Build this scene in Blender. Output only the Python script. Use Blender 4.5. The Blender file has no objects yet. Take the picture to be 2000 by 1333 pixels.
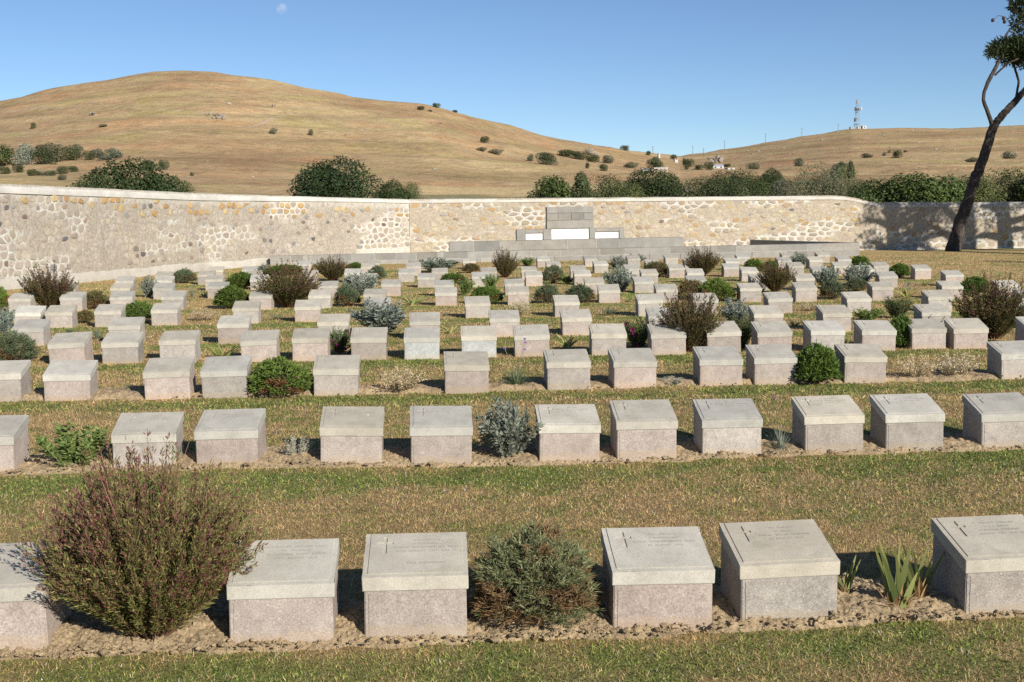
import bpy, bmesh, math, random
import numpy as np
from mathutils import Vector, Matrix

S = bpy.context.scene
COL = S.collection
rng = np.random.default_rng(7)
R = math.radians

# ------------------------------------------------------------------ camera
F, HOR, ROLL, EYE = 2300.0, 401.0, -0.012, 1.723      # focal length and horizon in pixels of the 2000 px frame
_p = math.atan((HOR - 666.5) / F)
FWD = np.array([0, math.cos(_p), math.sin(_p)])
_u = np.cross(np.array([1.0, 0, 0]), FWD)
RGT = math.cos(ROLL) * np.array([1.0, 0, 0]) + math.sin(ROLL) * _u
UPV = -math.sin(ROLL) * np.array([1.0, 0, 0]) + math.cos(ROLL) * _u
cam_d = bpy.data.cameras.new('camera'); cam = bpy.data.objects.new('camera', cam_d); COL.objects.link(cam)
cam_d.sensor_width = 36; cam_d.lens = 36 * F / 2000; cam_d.clip_start = 0.1; cam_d.clip_end = 12000
M = Matrix.Identity(4)
for i in range(3):
    M[i][0] = RGT[i]; M[i][1] = UPV[i]; M[i][2] = -FWD[i]
M[0][3], M[1][3], M[2][3] = 0, 0, EYE
cam.matrix_world = M
S.camera = cam

# ------------------------------------------------------------------ daylight
SUN_EL, SUN_AZ = R(24.7), R(146.3)                     # azimuth clockwise from +Y: low sun behind and right of the camera
SUND = np.array([math.sin(SUN_AZ) * math.cos(SUN_EL), math.cos(SUN_AZ) * math.cos(SUN_EL), math.sin(SUN_EL)])
w = bpy.data.worlds.new('World'); S.world = w; w.use_nodes = True
nt = w.node_tree
sky = nt.nodes.new('ShaderNodeTexSky'); sky.sky_type = 'NISHITA'; sky.sun_disc = False
sky.sun_elevation = SUN_EL; sky.sun_rotation = SUN_AZ
sky.altitude = 3000; sky.air_density = 1.0; sky.dust_density = 0.0; sky.ozone_density = 3.7
bg = nt.nodes['Background']; bg.inputs['Strength'].default_value = 0.074
nt.links.new(sky.outputs[0], bg.inputs['Color'])
sd = bpy.data.lights.new('sun', 'SUN'); sun = bpy.data.objects.new('sun', sd); COL.objects.link(sun)
sd.energy = 4.6; sd.angle = R(0.53); sd.color = (1.0, 0.93, 0.82)
sun.rotation_euler = Vector(SUND).to_track_quat('Z', 'Y').to_euler()
sun.location = (20, -30, 40)
S.view_settings.view_transform = 'Standard'; S.view_settings.look = 'None'
S.view_settings.exposure = 0.53; S.view_settings.gamma = 1; S.view_settings.use_curve_mapping = False
S.render.engine = 'CYCLES'
S.cycles.use_denoising = False
S.cycles.max_bounces = 6; S.cycles.transparent_max_bounces = 6

# ------------------------------------------------------------------ helpers
def hash2(ix, iy, seed):
    h = np.sin(ix * 127.1 + iy * 311.7 + seed * 74.7) * 43758.5453
    return h - np.floor(h)
def vnoise(x, y, seed=0):
    x = np.asarray(x, float); y = np.asarray(y, float)
    ix, iy = np.floor(x), np.floor(y); fx, fy = x - ix, y - iy
    fx = fx * fx * (3 - 2 * fx); fy = fy * fy * (3 - 2 * fy)
    a, b = hash2(ix, iy, seed), hash2(ix + 1, iy, seed)
    c, d = hash2(ix, iy + 1, seed), hash2(ix + 1, iy + 1, seed)
    return (a * (1 - fx) + b * fx) * (1 - fy) + (c * (1 - fx) + d * fx) * fy
def fbm(x, y, seed=0, o=4):
    s, a, t = 0, 0.5, 0
    for k in range(o):
        s = s + a * vnoise(np.asarray(x) * 2 ** k, np.asarray(y) * 2 ** k, seed + k * 13); t += a; a *= 0.55
    return s / t
GD = np.array([0, 10, 13, 24, 38, 60.]); GZ = np.array([0, 0, -.04, -.2, -.28, -.30])
def gz(Y): return np.interp(Y, GD, GZ)
def ray(px, py):
    return FWD + (px - 1000) / F * RGT - (py - 666.5) / F * UPV
def ground(px, py, h=0.0):
    """the point h above the lawn that the photograph shows at a pixel (h = 0: on it)"""
    d = ray(px, py); z = h
    for _ in range(10):
        t = (EYE - z) / -d[2]; P = d * t; z = h + float(gz(P[1]))
    return np.array([P[0], P[1], z])
def at(px, py, Y):
    d = ray(px, py); return d / d[1] * Y + np.array([0, 0, EYE])

def link(o): COL.objects.link(o); return o
def tag(o, label=None, cat=None, group=None, kind=None):
    for k, v in (('label', label), ('category', cat), ('group', group), ('kind', kind)):
        if v: o[k] = v
    return o
def empty(name, loc, rz=0.0, label=None, cat=None, group=None):
    o = link(bpy.data.objects.new(name, None)); o.location = loc; o.rotation_euler = (0, 0, rz)
    o.empty_display_size = 0.1
    return tag(o, label, cat, group)
def mesh_np(name, V, faces, col=None, mat=None, smooth=False):
    """a mesh from arrays: V (n,3); faces: list of (m,k) index arrays; col (n,3) point colours"""
    V = np.ascontiguousarray(V, dtype=np.float32)
    me = bpy.data.meshes.new(name)
    me.vertices.add(len(V)); me.vertices.foreach_set('co', V.ravel())
    tot = np.concatenate([np.full(len(f), f.shape[1], np.int32) for f in faces if len(f)])
    idx = np.concatenate([np.asarray(f, np.int32).ravel() for f in faces if len(f)])
    st = np.concatenate([[0], np.cumsum(tot)[:-1]]).astype(np.int32)
    me.loops.add(len(idx)); me.loops.foreach_set('vertex_index', idx)
    me.polygons.add(len(tot)); me.polygons.foreach_set('loop_start', st)
    try: me.polygons.foreach_set('loop_total', tot)
    except Exception: pass
    me.polygons.foreach_set('use_smooth', np.full(len(tot), bool(smooth)))
    if col is not None:
        a = me.attributes.new('col', 'FLOAT_COLOR', 'POINT')
        c = np.ones((len(V), 4), np.float32); c[:, :3] = col; a.data.foreach_set('color', c.ravel())
    me.update(calc_edges=True); me.validate()
    if mat: me.materials.append(mat)
    return me
def obj(name, me, parent=None, loc=(0, 0, 0)):
    o = link(bpy.data.objects.new(name, me)); o.parent = parent; o.location = loc; return o
def unit(v): return v / np.maximum(np.linalg.norm(v, axis=-1, keepdims=True), 1e-9)

class Geo:
    """collects vertices, faces and colours for one mesh"""
    def __init__(s): s.V, s.F, s.C, s.n = [], {}, [], 0
    def add(s, V, Fc, C=(1, 1, 1)):
        V = np.asarray(V, float).reshape(-1, 3); Fc = np.asarray(Fc, int)
        s.F.setdefault(Fc.shape[1], []).append(Fc + s.n); s.V.append(V)
        C = np.asarray(C, float); s.C.append(np.broadcast_to(C, (len(V), 3))); s.n += len(V)
    def leaves(s, P, D, L, W, C, N=None, mid=0.45, droop=0.0):
        m = len(P); D = unit(np.asarray(D, float)); L = np.broadcast_to(L, (m,))[:, None]; W = np.broadcast_to(W, (m,))[:, None]
        if N is None: N = rng.normal(size=(m, 3))
        s_ = unit(np.cross(D, N)); nn = np.cross(s_, D)
        q = np.stack([P, P + D * L * mid + s_ * W / 2, P + D * L - nn * L * droop, P + D * L * mid - s_ * W / 2], 1)
        C = np.asarray(C, float); C = np.broadcast_to(C, (m, 3)); c4 = np.repeat(C, 4, 0)
        s.add(q.reshape(-1, 3), np.arange(4 * m).reshape(m, 4), c4)
    def tube(s, P, r, k=5, C=(1, 1, 1), cap=True):
        P = np.asarray(P, float); n = len(P); r = np.broadcast_to(r, (n,))
        T = unit(np.gradient(P, axis=0)); ref = np.array([0.31, 0.2, 0.93]) if abs(T[0] @ np.array([0.31, 0.2, 0.93])) < 0.9 else np.array([1.0, 0, 0])
        A = unit(np.cross(T, ref)); B = np.cross(T, A); a = np.arange(k) / k * 2 * math.pi
        V = P[:, None] + r[:, None, None] * (np.cos(a)[None, :, None] * A[:, None] + np.sin(a)[None, :, None] * B[:, None])
        i, j = np.meshgrid(np.arange(n - 1), np.arange(k), indexing='ij'); j2 = (j + 1) % k
        f = np.stack([i * k + j, i * k + j2, (i + 1) * k + j2, (i + 1) * k + j], -1).reshape(-1, 4)
        s.add(V.reshape(-1, 3), f, C)
        if cap: s.add(V[-1], np.arange(k).reshape(1, k), C); 
    def sticks(s, A, B, w, C):
        """thin three-sided stems from A to B (m,3)"""
        m = len(A); D = unit(B - A); a = unit(np.cross(D, rng.normal(size=(m, 3)))); b = np.cross(D, a)
        w = np.broadcast_to(w, (m,))[:, None]
        o = [a, -0.5 * a + 0.87 * b, -0.5 * a - 0.87 * b]
        V = np.stack([A + w * o[0], A + w * o[1], A + w * o[2], B + .6 * w * o[0], B + .6 * w * o[1], B + .6 * w * o[2]], 1)
        f = np.array([[0, 1, 4, 3], [1, 2, 5, 4], [2, 0, 3, 5]])
        Fc = (np.arange(m)[:, None, None] * 6 + f[None]).reshape(-1, 4)
        C = np.broadcast_to(np.asarray(C, float), (m, 3))
        s.add(V.reshape(-1, 3), Fc, np.repeat(C, 6, 0))
    def strips(s, P, W, Sd, C):
        """blades: P (m,k,3) centre lines, W (m,k) widths, Sd (m,3) side vectors"""
        m, k = P.shape[:2]
        V = np.stack([P - Sd[:, None] * W[..., None] / 2, P + Sd[:, None] * W[..., None] / 2], 2).reshape(m, 2 * k, 3)
        f = np.array([[2 * i, 2 * i + 1, 2 * i + 3, 2 * i + 2] for i in range(k - 1)])
        Fc = (np.arange(m)[:, None, None] * 2 * k + f[None]).reshape(-1, 4)
        C = np.asarray(C, float)
        if C.ndim == 2: C = np.repeat(np.repeat(C[:, None], k, 1), 2, 1).reshape(-1, 3)
        s.add(V.reshape(-1, 3), Fc, C)
    def box(s, lo, hi, C=(1, 1, 1)):
        (x0, y0, z0), (x1, y1, z1) = lo, hi
        V = [(x, y, z) for z in (z0, z1) for y in (y0, y1) for x in (x0, x1)]
        s.add(V, [[0, 2, 3, 1], [4, 5, 7, 6], [0, 1, 5, 4], [2, 6, 7, 3], [0, 4, 6, 2], [1, 3, 7, 5]], C)
    def blob(s, c, r, C=(1, 1, 1), jit=0.25):
        V, Fc = ICO; V = V * (1 + rng.uniform(-jit, jit, (len(V), 1))) * np.asarray(r) + np.asarray(c); s.add(V, Fc, C)
    def mesh(s, name, mat, smooth=False, fit=None):
        V = np.concatenate(s.V); C = np.concatenate(s.C)
        if fit is not None: V = (V - fit[0]) * fit[1]
        return mesh_np(name, V, [np.concatenate(x) for x in s.F.values()], C, mat, smooth)
_t = (1 + 5 ** .5) / 2
ICO = (unit(np.array([(-1, _t, 0), (1, _t, 0), (-1, -_t, 0), (1, -_t, 0), (0, -1, _t), (0, 1, _t), (0, -1, -_t), (0, 1, -_t), (_t, 0, -1), (_t, 0, 1), (-_t, 0, -1), (-_t, 0, 1)], float)),
       np.array([(0, 11, 5), (0, 5, 1), (0, 1, 7), (0, 7, 10), (0, 10, 11), (1, 5, 9), (5, 11, 4), (11, 10, 2), (10, 7, 6), (7, 1, 8), (3, 9, 4), (3, 4, 2), (3, 2, 6), (3, 6, 8), (3, 8, 9), (4, 9, 5), (2, 4, 11), (6, 2, 10), (8, 6, 7), (9, 8, 1)]))

# ------------------------------------------------------------------ materials
class Mat:
    def __init__(s, name):
        s.m = bpy.data.materials.new(name); s.m.use_nodes = True; s.t = s.m.node_tree; s.N = s.t.nodes
        s.b = s.N['Principled BSDF']; s.b.inputs['Roughness'].default_value = 0.85
        s.b.inputs['Specular IOR Level'].default_value = 0.25
    def new(s, t, **kw):
        n = s.N.new('ShaderNode' + t)
        for k, v in kw.items(): setattr(n, k, v)
        return n
    def l(s, a, b): s.t.links.new(a, b)
    def coords(s, rand=True):
        tc = s.new('TexCoord')
        if not rand: return tc.outputs['Object']
        oi = s.new('ObjectInfo'); ml = s.new('Math', operation='MULTIPLY'); ml.inputs[1].default_value = 37.0
        s.l(oi.outputs['Random'], ml.inputs[0]); ad = s.new('VectorMath', operation='ADD')
        s.l(tc.outputs['Object'], ad.inputs[0]); s.l(ml.outputs[0], ad.inputs[1]); return ad.outputs[0]
    def noise(s, co, scale, detail=4, rough=.55, sc=None):
        if sc:
            mp = s.new('Mapping'); mp.inputs['Scale'].default_value = sc; s.l(co, mp.inputs[0]); co = mp.outputs[0]
        n = s.new('TexNoise'); n.inputs['Scale'].default_value = scale; n.inputs['Detail'].default_value = detail; n.inputs['Roughness'].default_value = rough
        s.l(co, n.inputs['Vector']); return n.outputs['Fac']
    def ramp(s, fac, stops, interp='LINEAR'):
        r = s.new('ValToRGB'); r.color_ramp.interpolation = interp; e = r.color_ramp.elements
        while len(e) < len(stops): e.new(0.5)
        for el, (p, c) in zip(e, stops): el.position = p; el.color = (*c, 1) if len(c) == 3 else c
        s.l(fac, r.inputs[0]); return r.outputs[0]
    def mix(s, fac, a, b, mode='MIX'):
        n = s.new('Mix', data_type='RGBA', blend_type=mode)
        for v, i in ((fac, 0), (a, 6), (b, 7)):
            if hasattr(v, 'is_linked') or hasattr(v, 'node'): s.l(v, n.inputs[i])
            else: n.inputs[i].default_value = v if not isinstance(v, tuple) else (*v, 1)
        return n.outputs[2]
    def bump(s, h, strength=.4, dist=.01):
        b = s.new('Bump'); b.inputs['Strength'].default_value = strength; b.inputs['Distance'].default_value = dist
        s.l(h, b.inputs['Height']); s.l(b.outputs[0], s.b.inputs['Normal'])
    def out(s, c): s.l(c, s.b.inputs['Base Color']); return s.m
def grey(v): return (v, v, v)

def stone_mat(name, dark, light, speck=0.0, tint=True, bump=.35, scale=1.0, white_specks=False, blotch=None):
    m = Mat(name); co = m.coords()
    c = m.ramp(m.noise(co, 9 * scale, 5), [(.3, dark), (.7, light)])
    g = m.noise(co, 140 * scale, 3, .7)
    lo = .66 if speck else .82; c = m.mix(1.0, c, m.ramp(g, [(.3, grey(lo)), (.7, grey(2.0 - lo - .06))]), 'MULTIPLY')
    if speck: c = m.mix(.5, c, m.ramp(m.noise(co, 26, 4, .65), [(.32, (.76, .72, .70)), (.5, grey(1)), (.68, (1.2, 1.2, 1.18))]), 'MULTIPLY')
    c = m.mix(.8, c, m.ramp(m.noise(co, 3.2 * scale, 3), [(.3, (.86, .85, .84)), (.7, (1.06, 1.05, 1.04))]), 'MULTIPLY')
    if speck:
        v = m.new('TexVoronoi'); v.inputs['Scale'].default_value = 55 * scale; m.l(co, v.inputs['Vector'])
        dm = m.new('Math', operation='MULTIPLY'); m.l(v.outputs['Distance'], dm.inputs[0]); m.l(m.noise(co, 30 * scale, 3, .7), dm.inputs[1]); k = m.ramp(dm.outputs[0], [(.06, grey(1)), (.13, grey(0))])
        cc = m.ramp(v.outputs['Color'], [(.0, (.30, .20, .18)), (.3, (.42, .36, .32)), (.6, (.52, .48, .44)), (.9, (.62, .59, .55))], 'CONSTANT')
        sc = m.new('Math', operation='MULTIPLY'); sc.inputs[1].default_value = speck; m.l(k, sc.inputs[0])
        c = m.mix(sc.outputs[0], c, cc)
    if blotch:
        sx = m.new('SeparateXYZ'); tc2 = m.new('TexCoord'); m.l(tc2.outputs['Object'], sx.inputs[0]); sm = m.new('Math', operation='MULTIPLY_ADD'); m.l(m.noise(co, 22, 4, .7), sm.inputs[0]); sm.inputs[1].default_value = -.09; m.l(sx.outputs['Z'], sm.inputs[2])
        c = m.mix(m.ramp(sm.outputs[0], [(-.005, grey(.38)), (.016, grey(0))]), c, (.40, .31, .20))   # dried soil splashed on the foot
        c = m.mix(m.ramp(m.noise(co, 5.5 * scale, 4), [(.62, grey(0)), (.70, grey(.55))]), c, blotch)
    if white_specks:
        c = m.mix(m.ramp(m.noise(co, 7, 6, .75), [(.53, grey(0)), (.70, grey(.55))]), c, (.27, .255, .205)); c = m.mix(m.ramp(m.noise(co, 17, 4, .7), [(.62, grey(0)), (.70, grey(.4))]), c, (.50, .44, .33))
        v = m.new('TexVoronoi'); v.inputs['Scale'].default_value = 13; m.l(co, v.inputs['Vector'])
        k = m.ramp(v.outputs['Distance'], [(.07, grey(1)), (.11, grey(0))])
        gate = m.ramp(v.outputs['Color'], [(.86, grey(0)), (.88, grey(1))], 'CONSTANT')
        kk = m.mix(1.0, k, gate, 'MULTIPLY'); c = m.mix(kk, c, (.86, .86, .84))
    if tint:
        oi = m.new('ObjectInfo'); c = m.mix(1.0, c, oi.outputs['Color'], 'MULTIPLY')
    m.bump(g, bump, .004)
    return m.out(c)
M_LID = stone_mat('headstone_limestone', (.41, .39, .335), (.50, .475, .415), white_specks=True, bump=.25)
M_BASE = stone_mat('headstone_tuff', (.322, .292, .262), (.40, .368, .333), speck=.6, bump=.55, blotch=(.44, .39, .32))
M_LETTER = stone_mat('shade_toned_lettering', (.29, .275, .245), (.37, .35, .315), tint=False)  # flat letters; the darker stone colour stands in for shade inside incised cuts
M_ASHLAR = stone_mat('grey_andesite', (.245, .238, .218), (.315, .305, .282), scale=.35, bump=.15)
M_MARBLE = stone_mat('white_marble', (.78, .78, .77), (.86, .86, .85), tint=False, bump=.05, scale=.3)
M_ROCK = stone_mat('hill_rock', (.20, .17, .14), (.33, .29, .24), tint=False, scale=.06, bump=.8)
M_RUBBLE = stone_mat('rubble_stone', (.84, .84, .84), (1.0, 1.0, 1.0), scale=.7, bump=.6)

def leaf_mat(name, trans=.28, rough=.6):
    m = Mat(name); a = m.new('Attribute', attribute_name='col'); oi = m.new('ObjectInfo')
    c = m.mix(1.0, a.outputs['Color'], oi.outputs['Color'], 'MULTIPLY'); m.out(c)
    m.b.inputs['Roughness'].default_value = rough; m.b.inputs['Specular IOR Level'].default_value = .3
    t = m.new('BsdfTranslucent'); m.l(c, t.inputs['Color']); mx = m.new('MixShader'); mx.inputs[0].default_value = trans
    m.l(m.b.outputs[0], mx.inputs[1]); m.l(t.outputs[0], mx.inputs[2]); m.l(mx.outputs[0], m.N['Material Output'].inputs[0]); return m.m
M_LEAF = leaf_mat('foliage'); M_BLADE = leaf_mat('grass_blade', .3, .7)
M_TREE = leaf_mat('tree_foliage', .15, .65)
def col_mat(name, rough=.85, noise=None, bump=0):
    m = Mat(name); a = m.new('Attribute', attribute_name='col'); c = a.outputs['Color']; co = m.coords(False)
    if noise:
        g = m.noise(co, noise, 5, .65); c = m.mix(1.0, c, m.ramp(g, [(.28, grey(.66)), (.72, grey(1.3))]), 'MULTIPLY')
        if bump: m.bump(g, bump, .03)
    m.b.inputs['Roughness'].default_value = rough; return m.out(c)
M_STEM = col_mat('plant_stem'); M_SOIL = col_mat('dry_soil', .95, 45, .7)
M_LAWN = col_mat('lawn_turf', .95, 38, .8)
def bark_mat():
    m = Mat('pine_bark'); co = m.coords(False); n = m.noise(co, 3.0, 6, .7, (4, 4, 1.2))
    c = m.ramp(n, [(.3, (.022, .018, .016)), (.55, (.07, .058, .05)), (.75, (.15, .13, .115))]); m.bump(n, 1.0, .08); return m.out(c)
M_BARK = bark_mat()
def plain(name, c, rough=.6, metal=0):
    m = Mat(name); m.b.inputs['Base Color'].default_value = (*c, 1); m.b.inputs['Roughness'].default_value = rough; m.b.inputs['Metallic'].default_value = metal; return m.m
M_STEEL = plain('painted_steel', (.36, .355, .35)); M_WHITE = plain('white_paint', (.46, .46, .45)); M_DARK = plain('dark_cover', (.10, .085, .08)); M_WOOD = plain('grey_pole_wood', (.16, .13, .11)); M_REDROOF = plain('red_roof', (.38, .16, .10)); M_BLUEROOF = plain('blue_grey_roof', (.42, .44, .52))
M_GLASS = plain('dark_window_glass', (.05, .06, .07), .15)

# ------------------------------------------------------------------ rows of headstones: (left, right, y) of each back edge, in pixels
ROWS = [
[(-62,134,1063),(464,660,1050),(715,911,1043),(1170,1365,1027),(1405,1592,1019),(1813,2010,1006)],
[(-66,52,811),(235,359,803),(400,520,800),(628,749,795),(800,918,792),(1043,1161,786.5),(1191,1305,783),(1354,1467,778),(1547,1660,774),(1702,1810,770),(1884,1990,766)],
[(-33,60,704),(101,189,702),(295,380,699),(404,493,697),(617,702,692),(865,951,687),(1061,1145,682),(1186,1271,679.5),(1353,1435,677.5),(1453,1541,674.5),(1628,1710,671),(1927,2010,665)],
[(110,183,650),(209,282,647.5),(320,393,645.5),(476,547,643.5),(574,646,642),(687,757,639),(789,859,638),(900,968,635.5),(1003,1070,634),(1150,1217,632),(1264,1332,631),(1368,1436,628),(1469,1531,627.5),(1567,1634,626),(1667,1732,624.5),(1765,1831,622.5),(1845,1911,622),(1982,2048,619.5)],
[(36,100,622.5),(221,284,619),(432,491,616),(625,683,612.5),(801,858,609),(954,1012,606),(1094,1151,603),(1260,1316,601),(1462,1518,597.5),(1593,1649,595.5),(1785,1840,594),(1945,2000,591)],
[(37,88,596),(99,150,596),(195,243,594),(302,354,591),(460,509,588),(578,627,585.5),(714,765,582),(907,955,579),(1079,1127,576),(1241,1288,574),(1348,1395,572.5),(1490,1539,570.5),(1643,1690,569),(1800,1846,567),(1978,2025,565)],
[(26,70,572.5),(125,169,570.5),(222,265,569.5),(320,365,568),(492,535,567),(607,648,565),(712,755,563),(849,892,561),(990,1032,559),(1167,1208,556),(1276,1319,555),(1439,1480,553),(1546,1588,552),(1693,1735,550),(1827,1869,548),(1938,1980,547)],
[(114,153,554),(222,261,552.5),(304,342,552),(409,449,550),(624,662,548),(746,783,546),(850,885,546),(985,1022,545),(1140,1177,542.5),(1236,1271,540),(1337,1375,538),(1460,1497,535),(1547,1585,534),(1709,1746,530),(1836,1873,528)],
[(231,266,540),(306,342,539),(405,439,537.5),(490,526,536),(702,737,533),(817,849,532.5),(921,952,531),(1025,1057,529),(1119,1151,527.5),(1249,1281,525),(1338,1371,524),(1443,1475,522),(1582,1614,520),(1667,1700,519),(1777,1811,517)],
[(309,337,530),(390,422,529),(482,512,529),(590,622,527.5),(675,704,525),(779,809,524.5),(844,874,523),(939,968,522),(1017,1047,520),(1112,1142,519),(1217,1247,517),(1303,1332,516),(1408,1439,514),(1534,1565,512.5),(1622,1652,512),(1699,1730,511)],
[(410,438,520),(476,503,521),(706,734,515),(795,821,514),(1065,1092,510),(1157,1184,509),(1257,1285,507),(1332,1360,505),(1411,1439,504),(1512,1542,502),(1573,1601,501),(1629,1658,500)],
[(582,608,510),(717,742,507),(815,840,506),(903,928,504),(1047,1072,501),(1139,1165,499.5),(1222,1248,499),(1295,1321,497.5),(1434,1460,495.5),(1521,1547,493),(1589,1616,492.5)],
]
ST_W, ST_D, ST_H = .415, .30, .346
rows = []
for Rw in ROWS:
    P = np.array([ground((a + b) / 2, y, ST_H) for a, b, y in Rw]); k = np.polyfit(P[:, 0], P[:, 1], 1)
    rows.append((P, k))
def row_back(i, X):
    P, k = rows[i]; X = np.asarray(X, float)
    lo, hi = P[0, 0], P[-1, 0]
    return np.where(X < lo, P[0, 1] + k[0] * (X - lo), np.where(X > hi, P[-1, 1] + k[0] * (X - hi), np.interp(X, P[:, 0], np.polyval(k, P[:, 0]) * .4 + P[:, 1] * .6)))
ROW_LIM = []
for P, k in rows: ROW_LIM.append((P[0, 0] - (3 if P[0, 1] < 14 else .4), P[-1, 0] + (3 if P[0, 1] < 20 else .4)))

# ------------------------------------------------------------------ terrain
RX = [-2600, -1200, -500, 0, 100, 200, 320, 380, 440, 520, 600, 700, 830, 900, 1000, 1100, 1200, 1290, 1330, 1400, 1500, 1600, 1660, 1750, 1850, 1920, 2000, 2300, 2800, 4600]
RY = [395, 340, 270, 206, 181, 161, 142, 140, 143, 154, 170, 191, 204, 221, 247, 274, 291, 303, 307, 296, 279, 262, 253, 251, 252, 250, 245, 250, 290, 390]
def ridge(x): return np.interp(x, RX, RY)
def ridgeY(x): return np.interp(x, [-600, 0, 900, 1150, 1300, 1420, 1700, 2600], [700, 640, 640, 720, 900, 1050, 1120, 1000])
def foot(x): return np.interp(x, [-1000, 0, 400, 900, 1300, 1700, 2000, 3000], [385, 353, 364, 374, 362, 350, 346, 385])
FOOT_Y = 230.0
def hor(x): return HOR + ROLL * (x - 1000)
def hill_ypix(x, Y):
    """picture height of the open ground beyond the walls, seen in direction x at depth Y"""
    x = np.asarray(x, float); Y = np.asarray(Y, float); Yr = ridgeY(x); t = np.clip((Y - FOOT_Y) / (Yr - FOOT_Y), 0, 1)
    h = .55 * t + .45 * (t * t * (3 - 2 * t)); y = foot(x) + (ridge(x) - foot(x)) * h
    z0 = -.7; near = hor(x) + (EYE - z0) * F / np.maximum(Y, 1)
    s = np.clip((Y - 60) / (FOOT_Y - 60), 0, 1); s = s ** .55
    y = np.where(Y < FOOT_Y, near + (foot(x) - near) * s, y)
    return y
def hill_z(x, Y):
    Yr = ridgeY(x); Yc = np.minimum(Y, Yr); e = np.tan(np.arctan((666.5 - hill_ypix(x, Yc) + ROLL * (np.asarray(x) - 1000)) / F) + _p)
    z = EYE + Yc * e
    return np.where(Y > Yr, z - (Y - Yr) * .16, z)
def hill_at(x, y):
    """depth at which the slope shows at pixel (x, y)"""
    Ys = np.linspace(70, float(ridgeY(x)), 900); yy = hill_ypix(x, Ys); i = int(np.argmax(yy <= y)) if (yy <= y).any() else len(Ys) - 1
    return float(Ys[i])
def terrain_z(X, Y):
    """height of the open ground with its bumps and worn terraces"""
    X = np.asarray(X, float); Y = np.asarray(Y, float); z = hill_z(X, Y); wx = (X - 1000) / F * Y
    t = np.clip((Y - 90) / 200, 0, 1)
    n = (fbm(wx * .011, Y * .011, 3, 5) - .5) * 7 + (fbm(wx * .05, Y * .05, 9, 4) - .5) * 2.6
    z = z + n * t * np.clip(1.15 - Y / (ridgeY(X) + 1), .12, 1)
    return z + 1.8 * (np.abs(((z * .13 + fbm(wx * .006, Y * .006, 21, 3) * 2.0) % 1) - .5)) * t
def near_line(X, Y, pts, w):
    """1 on a track given by picture points, 0 away from it"""
    yp = hill_ypix(X, Y); px = [p[0] for p in pts]; py = [p[1] for p in pts]
    return np.clip(1.3 - np.abs(yp - np.interp(X, px, py)) / w, 0, 1) * (X > px[0]) * (X < px[-1])
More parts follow.
